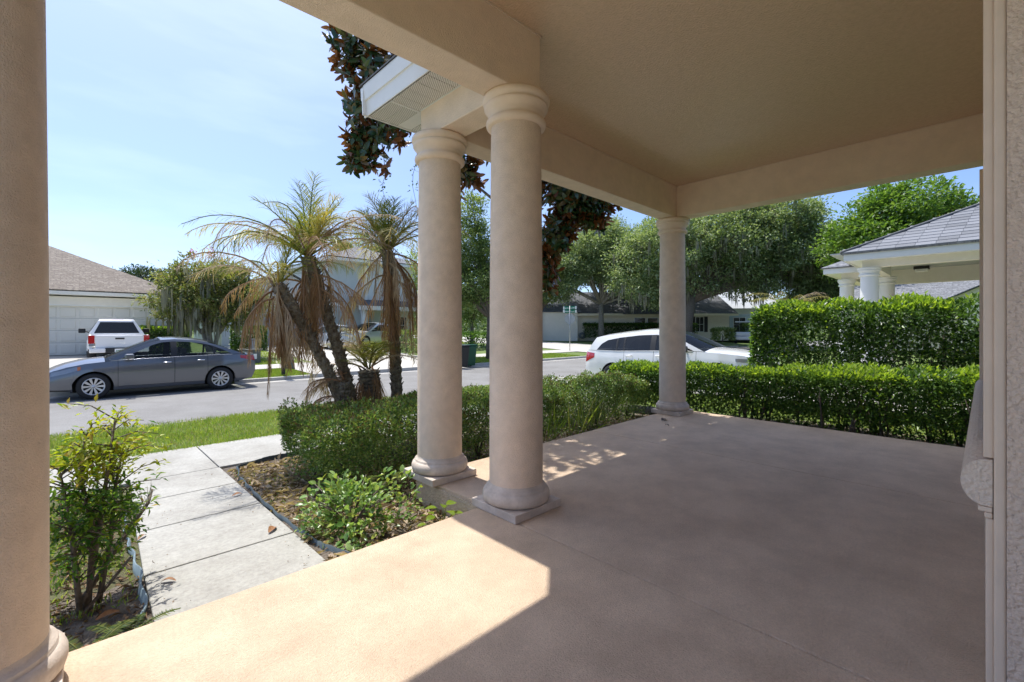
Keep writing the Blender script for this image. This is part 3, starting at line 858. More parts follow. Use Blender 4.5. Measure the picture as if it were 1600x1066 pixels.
while course < 22:
    s = course * CS
    x = ex - 0.05 + s * ux; z = zr + s * uz + 0.003
    y = ey + 0.05 - s * ux - 0.17 - (0.17 if course % 2 else 0)
    while y > -1.6 - 0.2 * s and cnt < 300:
        o = link('shingle', shme, Hn); o.location = (x, y, z); cnt += 1
        y -= 0.338
    course += 1
hipcap = MB().tube([(ex - 0.05, ey + 0.05, zr + 0.02), (ex + 5.6, ey - 5.6, zr + pit * 5.65 + 0.02)], 0.035, 6); hipcap.build('hip_cap', M['roofgrey'], Hn)

# -- house seen through the neighbour's porch
Hf = empty('gabled_house', (0, 0, 0), label='far house with pale grey roof glimpsed under the white porch roof, above the tall hedge', cat='house')
box_part('wall', Hf, M['cream'], 34, 44, -14, 5.6, 0, 2.9)
roof_face('roof', [(33.2, -15, 2.85), (33.2, 6.2, 2.85), (38.5, 6.2, 5.6), (38.5, -15, 5.6)], M['greyroof'], Hf)
roof_face('roof', [(43.8, -15, 2.85), (43.8, 6.2, 2.85), (38.5, 6.2, 5.6), (38.5, -15, 5.6)], M['greyroof'], Hf)
box_part('fascia', Hf, M['white'], 33.16, 33.2, -15, 6.2, 2.6, 2.84)
gq = MB(); gq.add([(30.9, -10.0, 2.7), (30.9, 1.2, 2.7), (30.9, -4.4, 5.6), (31.0, -10, 2.7), (31.0, 1.2, 2.7), (31.0, -4.4, 5.6)], [(0, 2, 1), (3, 4, 5), (0, 1, 4, 3)]); gq.build('gable_wall', M['cream'], Hf)
box_part('wall', Hf, M['cream'], 30.9, 34, -9.6, 0.8, 0, 2.69)
roof_face('roof', [(30.6, 1.6, 2.55), (36, 1.6, 2.55), (36, -4.4, 5.7), (30.6, -4.4, 5.7)], M['slateroof'], Hf)
roof_face('roof', [(30.6, -10.4, 2.55), (36, -10.4, 2.55), (36, -4.4, 5.7), (30.6, -4.4, 5.7)], M['slateroof'], Hf)

# -- beige bungalow beyond the side street (built along its own front, then turned)
P1 = Vector((37.2, 29.2, 0)); ang = math.atan2(-6.9, 7.5)
Hb = empty('beige_bungalow', (P1.x, P1.y, 0.0), ang, label='low beige bungalow with dark roof and long clipped hedge, beyond the street sign', cat='house')
zf = 0.33
box_part('wall', Hb, M['cream'], 0, 16, 0, 9, 0, 2.85)
box_part('wing_wall', Hb, M['whitewall'], -5.2, -0.05, -0.9, 8, 0, 3.05)
garage_door(Hb, 0.9, 3.9, -0.05, zf, 2.15, M['cream'], 4, 6)
win_part(Hb, 6.0, 7.2, -0.05, 1.05, 2.4, 1, 2); win_part(Hb, 7.35, 8.5, -0.05, 1.05, 2.4, 1, 2)
win_part(Hb, 12.4, 13.3, -0.05, 0.9, 2.5, 2, 2)
for x in (12.0, 13.35): box_part('shutter', Hb, M['black'], x, x + 0.35, -0.06, -0.01, 0.9, 2.5)
roof_face('roof', [(-0.6, -0.7, 2.8), (16.6, -0.7, 2.8), (16.6, 4.5, 5.4), (-0.6, 4.5, 5.4)], M['slateroof'], Hb)
roof_face('roof', [(16.6, 9.7, 2.8), (-0.6, 9.7, 2.8), (-0.6, 4.5, 5.4), (16.6, 4.5, 5.4)], M['slateroof'], Hb)
roof_face('roof', [(4.5, -1.2, 2.75), (10, -1.2, 2.75), (9, 2.5, 4.6), (7, 2.5, 4.6)], M['slateroof'], Hb)
box_part('fascia', Hb, M['cream'], -0.6, 16.6, -0.74, -0.70, 2.58, 2.8)
roof_face('roof', [(-5.6, -1.2, 2.95), (0.3, -1.2, 2.95), (0.3, 3.4, 4.6), (-5.6, 3.4, 4.6)], M['greyroof'], Hb)

# -- white and blue cottage far down the side, behind the windscreen of the SUV
P2 = Vector((51.5, 23.2, 0)); ang2 = math.atan2(-7.5, 6.0)
Hw = empty('blue_white_cottage', (P2.x, P2.y, 0.0), ang2, label='small white and pale blue cottage with a columned porch past the mossy oak', cat='house')
box_part('wall', Hw, mat('pale_blue_wall', (0.52, 0.62, 0.66), 0.7), -1, 9, 2.0, 9, 0, 3.2)
box_part('front_door', Hw, M['bluedoor'], 3.4, 4.5, 1.94, 1.99, 0.35, 2.6)
win_part(Hw, 4.9, 6.3, 1.94, 0.8, 2.6, 2, 2)
box_part('shutter', Hw, M['slateroof'], 1.6, 2.2, 1.93, 1.99, 0.7, 2.7)
for x in (-0.3, 6.7): box_part('porch_post', Hw, M['white'], x, x + 0.55, -0.3, 0.25, 0.3, 2.9)
box_part('porch_beam', Hw, M['white'], -0.6, 9.2, -0.4, 0.3, 2.9, 3.6)
roof_face('roof', [(-1, -0.8, 3.55), (9.6, -0.8, 3.55), (9.6, 5.5, 6.4), (-1, 5.5, 6.4)], mat('pale_roof', (0.42, 0.44, 0.46), 0.8, var=0.15, vscale=10), Hw)
box_part('porch_floor', Hw, M['drive'], -1, 9, -0.5, 1.99, 0, 0.34)
box_part('wall', Hw, M['cream'], -4.2, -1.2, -1.6, 4, 0, 3.3)
gq = MB(); gq.add([(-4.6, -1.7, 3.3), (-0.8, -1.7, 3.3), (-2.7, -1.7, 5.0), (-4.6, 4, 3.3), (-0.8, 4, 3.3), (-2.7, 4, 5.0)], [(0, 1, 2), (5, 4, 3), (1, 4, 5, 2), (3, 0, 2, 5)]); gq.build('gable_roof', M['olive'], Hw)
# ------------------------------------------------------------------ vehicles (local: x towards the nose, z up, origin on the ground)
def wheel_meshes(r, w, spokes, key):
    t = MB().lathe([(r * 0.66, -w / 2 + 0.01), (r * 0.72, -w / 2), (r * 0.93, -w / 2), (r, -w / 2 + 0.035), (r, w / 2 - 0.035), (r * 0.93, w / 2), (r * 0.72, w / 2), (r * 0.66, w / 2 - 0.01)], n=36, axis='y')
    tm = t.mesh('wheel', M['rubber'])
    q = MB()
    R = r * 0.67
    q.lathe([(0.0, -0.02), (R * 0.95, -0.02), (R * 0.95, -0.015)], n=32, axis='y')            # dark back plate
    q.cur = 1
    q.lathe([(R * 0.86, 0.03), (R * 0.90, w / 2 - 0.012), (R, w / 2 - 0.004), (R, w / 2 - 0.03)], n=36, axis='y')
    q.lathe([(0.0, w / 2 - 0.012), (R * 0.17, w / 2 - 0.014), (R * 0.2, w / 2 - 0.03), (R * 0.2, 0.0)], n=20, axis='y')
    for k in range(spokes):
        a = 2 * PI * k / spokes
        wd0, wd1 = R * 0.055, R * 0.135
        pts = []
        for rr, ww in ((R * 0.17, wd0), (R * 0.9, wd1)):
            for sgn in (-1, 1):
                pts.append((rr * math.cos(a) - sgn * ww * math.sin(a), rr * math.sin(a) + sgn * ww * math.cos(a)))
        (a0, a1, b0, b1) = pts
        y1 = w / 2 - 0.016
        vs = [(a0[0], y1 - 0.01, a0[1]), (a1[0], y1 - 0.01, a1[1]), (b1[0], y1, b1[1]), (b0[0], y1, b0[1])]
        vs += [(x, y - 0.04, z) for x, y, z in vs]
        q.add(vs, [(0, 1, 2, 3), (7, 6, 5, 4), (0, 4, 5, 1), (1, 5, 6, 2), (2, 6, 7, 3), (3, 7, 4, 0)])
    rm = q.mesh('rim', [M['black'], M['alloy']])
    return tm, rm

def sstep(t):
    t = min(1, max(0, t)); return t * t * (3 - 2 * t)

def car(name, loc, rz, label, P, paint, glass, rot=None, cat='car', group=None):
    root = empty(name, loc, rz, label, cat, group, rot=rot)
    I = lambda key, x: float(np.interp(x, [p[0] for p in P[key]], [p[1] for p in P[key]]))
    zs = lambda x: I('shoulder', x)
    R = lambda x: I('roofline', x) if P['xcr'] <= x <= P['xcf'] else zs(x)
    T = lambda x: max(zs(x) + 0.012, I('window_top', x)) if P['xwr'] <= x <= P['xwf'] else zs(x) + 0.012
    W = lambda x: I('plan', x)
    zroof = P['zroof']
    def prof(z, x):
        t = z / zs(x)
        return float(np.interp(t, [0.2, 0.32, 0.52, 0.68, 0.84, 1.0], [0.90, 0.955, 0.985, 1.0, 0.985, 0.945]))
    def Y(x, z):
        s = zs(x)
        if z <= s + 1e-6: return W(x) * prof(z, x)
        t = (z - s) / (zroof - s)
        return W(x) * 0.945 * (1 - t) + P['yroof'] * t + 0.02 * math.sin(PI * min(1, t))
    xf, xr, hw = P['xf'], P['xr'], P['hw']
    def dfm(x, y, z):
        f = sstep((x - (xf - 0.75)) / 0.75); b = sstep(((xr + 0.7) - x) / 0.7)
        k = 1 - (y / hw) ** 2
        dx = f * (P['nose'] * k + float(np.interp(z, P['fz'][0], P['fz'][1]))) - b * (P['tail'] * k - float(np.interp(z, P['rz'][0], P['rz'][1])))
        return (x + dx, y, z)
    def low(x):
        for xw in (P['wf'], P['wr']):
            d = abs(x - xw)
            if d < P['ar']: return P['wz'] + math.sqrt(P['ar'] ** 2 - d * d)
        return P['sill'] + 0.05 * (sstep((x - xf + 0.5) / 0.5) + 1.4 * sstep((xr + 0.5 - x) / 0.5))
    def stations(a, b, step=0.045):
        xs = list(np.arange(a, b, step)) + [b]
        for xw in (P['wf'], P['wr']):
            for e in (xw - P['ar'], xw + P['ar']):
                for dd in (-0.0015, 0.0015):
                    if a < e + dd < b: xs.append(e + dd)
        return sorted(set(round(x, 5) for x in xs))
    def side_strip(mb, xs, lo, hi, n, off=0.0):
        for s in (1, -1):
            rows = []
            for j in range(n + 1):
                row = []
                for x in xs:
                    a, b = lo(x), hi(x); z = a + (b - a) * j / n
                    row.append(dfm(x, s * (Y(x, z) + off), z))
                rows.append(row)
            mb.grid(rows, flip=(s > 0))
    def one_side(xs, lo, hi, n, s, off=0.0):
        mb = MB(); rows = []
        for j in range(n + 1):
            rows.append([dfm(x, s * (Y(x, lo(x) + (hi(x) - lo(x)) * j / n) + off), lo(x) + (hi(x) - lo(x)) * j / n) for x in xs])
        return mb.grid(rows, flip=(s > 0))
    def top(mb, a, b, step=0.06, n=12, off=0.0, inset=0.0):
        rows = []
        for x in (list(np.arange(a, b, step)) + [b]):
            e = R(x); yy = Y(x, e) - inset
            c = I('crown', x)
            rows.append([dfm(x, y, e + c * (1 - (y / yy) ** 2) + off) for y in np.linspace(-yy, yy, n + 1)])
        mb.grid(rows)
    # body shell: fenders, quarter panels and the strip under the doors
    d0, d1, d2 = P['doors']
    dl = lambda x: max(P['sill'] + 0.09, low(x))
    body = MB()
    side_strip(body, stations(d2 + 0.004, xf), low, zs, 9)
    side_strip(body, stations(xr, d0 - 0.004), low, zs, 9)
    side_strip(body, stations(d0 - 0.004, d2 + 0.004), low, lambda x: dl(x) - 0.006, 2)
    # roof frame over the windows, pillars
    fr = [x for x in stations(P['xcr'], P['xcf'], 0.035)]
    side_strip(body, fr, T, lambda x: max(R(x), T(x) + 0.001), 3)
    top(body, P['xcf'], xf); top(body, xr, P['xcr'])
    top(body, P['roof'][0], P['roof'][1])
    # nose and tail
    for x, fl in ((xf, True), (xr, False)):
        rows = []
        for j in range(9):
            z = low(x) + (zs(x) - low(x)) * j / 8
            yy = Y(x, z)
            rows.append([dfm(x, y, z) for y in np.linspace(-yy, yy, 13)])
        body.grid(rows, flip=not fl)
    bo = body.build('body', paint, root)
    # dark inside of the shell and floor pan
    inn = MB(); inn.box(xr + 0.35, xf - 0.35, -hw * 0.66, hw * 0.66, P['sill'] - 0.03, P['sill'] + 0.33)
    for xw in (P['wf'], P['wr']):
        for s in (1, -1):
            rows = []
            for yy in (hw * 0.6, hw * 0.965):
                rows.append([(xw + P['ar'] * math.cos(a), s * yy, P['wz'] + P['ar'] * math.sin(a)) for a in np.linspace(-0.1, PI + 0.1, 20)])
            inn.grid(rows)
            inn.add([(xw + P['ar'] * math.cos(a), s * hw * 0.6, P['wz'] + P['ar'] * math.sin(a)) for a in np.linspace(-0.1, PI + 0.1, 20)], [tuple(range(20))])
    inn.build('underbody', M['dark'], root)
    lb = MB(); side_strip(lb, stations(d0 - 0.02, d2 + 0.02), lambda x: dl(x) - 0.03, lambda x: zs(x) - 0.004, 6, off=-0.012); lb.build('door_seal', M['dark'], root)
    # doors with handles
    for s in (1, -1):
        for a, b in ((d1 + 0.005, d2 - 0.004), (d0 + 0.004, d1 - 0.005)):
            dd = one_side(stations(a, b), dl, zs, 8, s, 0.001).build('door', paint, root)
            hz = zs((a + b) / 2) - 0.11
            xh = a + 0.16
            hb = MB(); yh = Y(xh, hz)
            hb.tube([(xh - 0.10, s * (yh + 0.008), hz - 0.004), (xh - 0.08, s * (yh + 0.032), hz), (xh + 0.08, s * (Y(xh + .08, hz) + 0.032), hz), (xh + 0.10, s * (Y(xh + .1, hz) + 0.008), hz)], [0.012, 0.016, 0.016, 0.012], 8)
            hb.build('handle', P.get('handle', M['chrome']), dd)
    # glass
    gx = stations(P['xwr'], P['xwf'], 0.04)
    for s in (1, -1):
        ps = P['pillars']                       # dark pillars between the panes
        edges = [P['xwr'] + 0.005] + [e for p in ps for e in p] + [P['xwf'] - 0.005]
        for i in range(0, len(edges), 2):
            a, b = edges[i], edges[i + 1]
            one_side(stations(a, b, 0.04), lambda x: zs(x) + 0.011, lambda x: T(x), 4, s, -0.006).build('window', glass, root)
        for a, b in ps:
            one_side(stations(a, b, 0.04), lambda x: zs(x) + 0.011, lambda x: T(x), 4, s, -0.001).build('pillar', M['black'], root)
        bt = MB(); pts = [dfm(x, s * (Y(x, zs(x) + 0.008) + 0.004), zs(x) + 0.009) for x in np.linspace(P['xwr'], P['xwf'], 24)]
        bt.tube(pts, 0.0075, 6); bt.build('belt_trim', P.get('belt', M['chrome']), root)
        # mirror
        mx_, mz = P['mirror']; my = Y(mx_, mz)
        mb = MB(); mb.box(mx_ - 0.09, mx_ + 0.10, s * my + (0.06 if s > 0 else -0.24), s * my + (0.24 if s > 0 else -0.06), mz, mz + 0.13, ch=0.035)
        mo = mb.build('mirror', P.get('mirrorpaint', paint), root)
        mb = MB(); mb.tube([(mx_ + 0.03, s * (my - 0.02), mz - 0.01), (mx_ + 0.01, s * (my + 0.10), mz + 0.03)], 0.024, 8); mb.build('mirror_arm', M['black'], mo)
    q = MB(); top(q, P['roof'][1], P['xcf'], inset=0.012, off=-0.006); q.build('windscreen', P.get('screen', glass), root)
    q = MB(); top(q, P['xcr'], P['roof'][0], inset=0.012, off=-0.006); q.build('rear_window', glass, root)
    # dashboard, seats
    q = MB(); q.box(P['xcf'] - 0.62, P['xcf'] - 0.12, -hw * 0.78, hw * 0.78, P['sill'] + 0.3, zs(0.6) - 0.03, ch=0.05); q.build('dashboard', M['seat'], root)
    for (x0, y0, y1) in ((P['seat'][0], 0.12, 0.62), (P['seat'][0], -0.62, -0.12), (P['seat'][1], -0.64, 0.64)):
        q = MB(); q.box(x0 - 0.02, x0 + 0.5, y0, y1, P['sill'] + 0.2, P['sill'] + 0.38, ch=0.05)
        q.box(x0 - 0.16, x0 + 0.02, y0, y1, P['sill'] + 0.28, zs(0) + 0.06, ch=0.05)
        if y1 - y0 < 1: q.box(x0 - 0.17, x0 - 0.05, y0 + 0.13, y1 - 0.13, zs(0) + 0.07, zs(0) + 0.24, ch=0.04)
        q.build('seat', M['seat'], root)
    # lamps: patches that follow the skin
    for nm_, m_, x0, x1, lo, hi in P['lamps']:
        for s in (1, -1):
            lo_ = lambda x: float(np.interp(x, [x0, x1], lo)); hi_ = lambda x: float(np.interp(x, [x0, x1], hi))
            one_side(list(np.linspace(x0, x1, 12)), lo_, hi_, 5, s, 0.005).build(nm_, m_, root)
    for nm_, m_, end, ya, yb, z0, z1 in P['endlamps']:
        x = xf if end > 0 else xr
        rows = []
        for z in np.linspace(z0, z1, 5):
            rows.append([(lambda p: (p[0] + end * 0.008, p[1], p[2]))(dfm(x, y, z)) for y in np.linspace(ya, yb, 9)])
        MB().grid(rows, flip=end < 0).build(nm_, m_, root)
    # wheels
    tm, rm = P['wheelmesh']
    for xw in (P['wf'], P['wr']):
        for s in (1, -1):
            o = link('wheel', tm, root); o.location = (xw, s * (hw - 0.125), P['wz'])
            if s < 0: o.rotation_euler = (0, 0, PI)
            link('rim', rm, o)
    return root

SEDAN = dict(
    xf=2.13, xr=-2.22, hw=0.885, wf=1.36, wr=-1.34, wz=0.325, ar=0.375, sill=0.205, zroof=1.49, yroof=0.60,
    shoulder=[(-2.22, 0.985), (-1.8, 1.01), (-1.2, 1.005), (-0.3, 0.985), (0.5, 0.965), (1.0, 0.945), (1.5, 0.895), (1.85, 0.82), (2.05, 0.74), (2.13, 0.69)],
    roofline=[(-1.98, 1.01), (-1.75, 1.10), (-1.5, 1.205), (-1.25, 1.305), (-1.0, 1.385), (-0.7, 1.445), (-0.3, 1.475), (0.0, 1.46), (0.25, 1.395), (0.5, 1.28), (0.8, 1.125), (1.15, 0.93)],
    window_top=[(-1.66, 1.015), (-1.4, 1.165), (-1.15, 1.28), (-0.9, 1.35), (-0.6, 1.393), (-0.25, 1.412), (0.0, 1.39), (0.2, 1.325), (0.5, 1.17), (0.86, 0.98)],
    plan=[(-2.22, 0.72), (-2.1, 0.79), (-1.9, 0.845), (-1.4, 0.88), (-0.5, 0.885), (0.8, 0.885), (1.4, 0.88), (1.75, 0.84), (1.98, 0.765), (2.13, 0.66)],
    crown=[(-2.22, 0.05), (-1.9, 0.06), (-1.5, 0.055), (-1.0, 0.065), (-0.3, 0.07), (0.2, 0.07), (0.7, 0.075), (1.1, 0.10), (1.6, 0.10), (2.0, 0.07), (2.13, 0.05)],
    xcr=-1.98, xcf=1.15, xwr=-1.66, xwf=0.86, roof=(-1.08, 0.06), doors=(-1.03, -0.27, 0.90), pillars=[(-1.22, -1.17), (-0.33, -0.19)],
    nose=0.12, tail=0.10, fz=([0.2, 0.42, 0.6, 0.8], [-0.03, 0.03, 0.0, -0.05]), rz=([0.2, 0.5, 0.8, 1.05], [0.1, -0.02, -0.02, 0.04]),
    mirror=(0.68, 0.985), seat=(-0.42, -1.25),
    lamps=[('headlight', M['lens'], 1.66, 2.08, (0.73, 0.60), (0.835, 0.70)), ('marker_lamp', M['amber'], 1.60, 1.70, (0.745, 0.72), (0.83, 0.82)),
           ('taillight', M['red'], -2.21, -1.85, (0.80, 0.90), (0.96, 0.975)), ('bumper_lip', M['black'], 1.75, 2.12, (0.235, 0.24), (0.26, 0.28))],
    endlamps=[('grille', M['black'], 1, -0.42, 0.42, 0.46, 0.62), ('number_plate', M['signwhite'], -1, -0.15, 0.15, 0.72, 0.87)],
    wheelmesh=wheel_meshes(0.325, 0.205, 10, 's'))
car('sedan', (1.60, 16.15, -0.515), PI, 'dark grey four door sedan parked along the street, nose to the left', SEDAN, M['greypaint'], M['glass'])

SUV = dict(SEDAN)
SUV.update(
    xf=2.28, xr=-2.36, hw=0.94, wf=1.42, wr=-1.39, wz=0.37, ar=0.42, sill=0.27, zroof=1.62, yroof=0.66,
    shoulder=[(-2.36, 1.14), (-1.9, 1.12), (-1.2, 1.085), (-0.3, 1.075), (0.5, 1.06), (1.0, 1.045), (1.5, 1.0), (2.0, 0.93), (2.28, 0.84)],
    roofline=[(-2.30, 1.145), (-2.2, 1.28), (-2.1, 1.40), (-2.02, 1.50), (-1.7, 1.545), (-1.2, 1.58), (-0.6, 1.605), (-0.1, 1.595), (0.15, 1.545), (0.5, 1.385), (0.85, 1.205), (1.18, 1.035)],
    window_top=[(-1.98, 1.13), (-1.8, 1.31), (-1.6, 1.41), (-1.2, 1.465), (-0.6, 1.505), (-0.1, 1.50), (0.1, 1.45), (0.5, 1.265), (0.9, 1.07)],
    plan=[(-2.36, 0.78), (-2.2, 0.85), (-1.9, 0.90), (-1.4, 0.935), (0.8, 0.94), (1.5, 0.93), (1.9, 0.875), (2.1, 0.80), (2.28, 0.66)],
    crown=[(-2.36, 0.02), (-2.1, 0.05), (-1.9, 0.07), (-0.3, 0.08), (0.2, 0.08), (0.7, 0.075), (1.15, 0.09), (1.7, 0.085), (2.28, 0.05)],
    xcr=-2.30, xcf=1.18, xwr=-1.98, xwf=0.9, roof=(-2.02, -0.02), doors=(-1.02, -0.14, 0.98), pillars=[(-1.30, -1.25), (-1.06, -1.02), (-0.25, -0.10)],
    nose=0.08, tail=0.08, fz=([0.2, 0.6, 0.8, 1.0], [-0.04, 0.02, 0.0, -0.03]), rz=([0.3, 0.6, 1.0, 1.2], [0.08, -0.04, 0.0, 0.05]),
    mirror=(0.72, 1.06), seat=(-0.3, -1.15), belt=M['whitepaint'], handle=M['whitepaint'], mirrorpaint=M['black'], screen=M['glass'],
    lamps=[('headlight', M['lens'], 1.86, 2.24, (0.80, 0.75), (0.87, 0.84)), ('taillight', M['red'], -2.35, -2.02, (0.80, 0.93), (1.10, 1.05))],
    endlamps=[('grille', M['black'], 1, -0.4, 0.4, 0.6, 0.8), ('number_plate', M['signwhite'], -1, -0.17, 0.17, 0.85, 1.0)],
    wheelmesh=wheel_meshes(0.37, 0.235, 10, 'u'))
suv = car('white_suv', (11.62, 5.72, -0.40), -PI / 2, 'white sport utility with tinted side windows standing behind the low hedge and corner column', SUV, M['whitepaint'], M['tint'], rot=(0, math.radians(-3.0), -PI / 2))

# pickup: open bed, crew cab, seen from behind
def pickup(loc, rz, label):
    root = empty('pickup_truck', loc, rz, label, 'pickup')
    wp = M['whitepaint']
    b = MB()
    for s in (1, -1):                                               # bed sides with flared arches
        for x0, x1 in ((-2.62, -1.98), (-1.12, -0.95)):
            b.box(x0, x1, s * 0.93 if s < 0 else 0.80, -0.80 if s < 0 else 0.93, 0.55, 1.12, ch=0.05)
        b.box(-2.3, -0.95, -0.93 if s < 0 else 0.80, -0.80 if s < 0 else 0.93, 0.92, 1.12, ch=0.05)
        rows = []
        for rr, yy in ((0.44, 0.93), (0.47, 0.955), (0.53, 0.95), (0.58, 0.928)):
            rows.append([(-1.55 + rr * math.cos(a), s * yy, 0.40 + rr * math.sin(a)) for a in np.linspace(0.15, PI - 0.15, 16)])
        b.grid(rows, flip=s > 0)
    b.box(-2.55, -0.95, -0.81, 0.81, 0.62, 0.68)
    # cab and bonnet as lofts across the width
    prof = [(-0.94, 0.5), (-0.94, 1.14), (-0.70, 1.70), (-0.45, 1.765), (0.35, 1.775), (0.62, 1.72), (1.25, 1.18), (2.35, 1.08), (2.55, 0.98), (2.58, 0.55)]
    rows = []
    for yy, k in ((-0.89, 0), (-0.87, 0.5), (-0.3, 1), (0.3, 1), (0.87, 0.5), (0.89, 0)):
        row = []
        for x, z in prof:
            y = yy
            if z > 1.15: y = yy * (1 - 0.38 * (z - 1.15) / 0.62)
            row.append((x, y, z + (0.015 * k if z > 1.0 else 0)))
        rows.append(row)
    b.grid(rows, smooth=False)
    for r_ in (rows[0], rows[-1]): b.add(r_, [tuple(range(len(r_)))])
    b.build('body', wp, root, bevel=0.02)
    q = MB(); q.box(-2.66, -2.60, -0.72, 0.72, 0.60, 1.10, ch=0.02); q.box(-2.675, -2.655, -0.70, 0.70, 1.02, 1.09, ch=0.008)
    tg = q.build('tailgate', wp, root)
    box_part('handle', tg, M['black'], -2.685, -2.662, -0.14, 0.14, 0.94, 1.00, bevel=0.006)
    q = MB(); q.box(-2.80, -2.58, -0.90, -0.42, 0.42, 0.60, ch=0.04); q.box(-2.80, -2.58, 0.42, 0.90, 0.42, 0.60, ch=0.04); bp = q.build('bumper', wp, root); bp['kind'] = 'stuff'
    box_part('bumper_step', root, M['black'], -2.81, -2.58, -0.419, 0.419, 0.40, 0.585, bevel=0.02)
    box_part('number_plate', root, M['signwhite'], -2.825, -2.812, -0.16, 0.16, 0.42, 0.57)
    q = MB()
    for k in range(6): q.box(-2.829, -2.8255, -0.11 + k * 0.04, -0.085 + k * 0.04, 0.465, 0.52)
    q.build('plate_lettering', M['signgreen'], root)['kind'] = 'stuff'
    for s in (1, -1):
        y0, y1 = (0.735, 0.925) if s > 0 else (-0.925, -0.735)
        tl = box_part('taillight', root, M['red'], -2.665, -2.58, y0, y1, 0.78, 1.10, bevel=0.015)
        box_part('reversing_lamp', tl, M['lens'], -2.668, -2.59, y0 + 0.02, y1 - 0.02, 0.68, 0.775, bevel=0.01)
        my = 0.97 if s > 0 else -1.20
        mo = box_part('mirror', root, M['black'], 0.55, 0.66, my, my + 0.23, 1.17, 1.37, bevel=0.03)
        q = MB(); q.tube([(0.62, s * 0.86, 1.2), (0.62, s * 1.02, 1.25)], 0.025, 6); q.build('mirror_arm', M['black'], mo)
        sw = MB(); sw.add([(-0.60, s * 0.892, 1.17), (1.0, s * 0.892, 1.17), (0.55, s * 0.625, 1.66), (-0.52, s * 0.625, 1.66)], [(0, 1, 2, 3)]); sw.build('side_window', M['tint'], root)
    dx = lambda z: -0.951 + 0.24 * (z - 1.14) / 0.56
    rw = MB(); rw.add([(dx(1.17), -0.73, 1.17), (dx(1.17), 0.73, 1.17), (dx(1.64), 0.53, 1.64), (dx(1.64), -0.53, 1.64)], [(0, 3, 2, 1)]); rw.build('rear_window', M['tint'], root)
    q = MB(); q.box(-0.60, -0.55, -0.22, 0.22, 1.725, 1.752); q.build('brake_lamp', M['red'], root)
    for y0 in (-0.58, 0.12):
        box_part('seat', root, M['seat'], -0.3, -0.1, y0, y0 + 0.46, 0.8, 1.42, bevel=0.05)
    box_part('chassis', root, M['dark'], -2.5, 2.4, -0.7, 0.7, 0.36, 0.6)
    tm, rm = wheel_meshes(0.39, 0.26, 6, 't')
    for x in (-1.55, 1.65):
        for s in (1, -1):
            o = link('wheel', tm, root); o.location = (x, s * 0.80, 0.39); link('rim', rm, o)
            if s < 0: o.rotation_euler = (0, 0, PI)
    return root
pickup((1.14, 26.4, gz(26.0) - 0.03), PI / 2, 'white pickup truck seen from behind, parked facing the pale garage door')

# two cars on the drive of the two storey house
def recolour(o, frm, to):
    for c in [o] + list(o.children_recursive):
        if c.type == 'MESH':
            for i, s in enumerate(c.material_slots):
                if s.material == frm:
                    s.link = 'OBJECT'; s.material = to
sd = [o for o in bpy.data.objects if o.name == 'sedan'][0]
c2 = copy_tree(sd); c2.location = (11.6, 28.6, gz(28.6) + 0.02); c2.rotation_euler = (0, 0, PI / 2 + 0.05); c2['label'] = 'pale blue car on the far driveway, half hidden by the short palm'
M['pale'] = mat('pale_blue_paint', (0.45, 0.50, 0.56), 0.3, metal=0.3, coat=1.0)
recolour(c2, M['greypaint'], M['pale'])
c3 = copy_tree(suv); c3.location = (14.6, 29.6, gz(29.6) + 0.02); c3.rotation_euler = (0, 0, PI + 0.4); c3['label'] = 'silver car parked before the entry of the two storey house'
M['silver'] = mat('silver_paint', (0.55, 0.57, 0.58), 0.3, metal=0.5, coat=1.0)
recolour(c3, M['whitepaint'], M['silver'])

# golf cart far right, between cottage and tall hedge
gc = empty('golf_cart', (40.8, 14.2, gz(14) + 0.62), math.radians(200), 'white golf cart with roof canopy far off, just left of the tall hedge', 'golf cart')
q = MB(); q.box(-1.1, 1.15, -0.6, 0.6, 0.3, 0.62, ch=0.08); q.box(0.65, 1.2, -0.58, 0.58, 0.6, 0.98, ch=0.1); q.build('body', M['whitepaint'], gc)
box_part('roof', gc, M['whitepaint'], -1.0, 0.8, -0.6, 0.6, 1.78, 1.86, bevel=0.03)
for x in (-0.95, 0.72):
    for y in (-0.55, 0.52): box_part('post', gc, M['black'], x, x + 0.04, y, y + 0.04, 0.6, 1.78)
box_part('seat', gc, M['seat'], -0.5, 0.0, -0.5, 0.5, 0.62, 0.8, bevel=0.04); box_part('windscreen', gc, M['glass'], 0.76, 0.77, -0.5, 0.5, 0.98, 1.76)
tm, rm = wheel_meshes(0.23, 0.2, 6, 'g')
for x in (-0.75, 0.8):
    for y in (-0.55, 0.55): o = link('wheel', tm, gc); o.location = (x, y, 0.23); link('rim', rm, o)

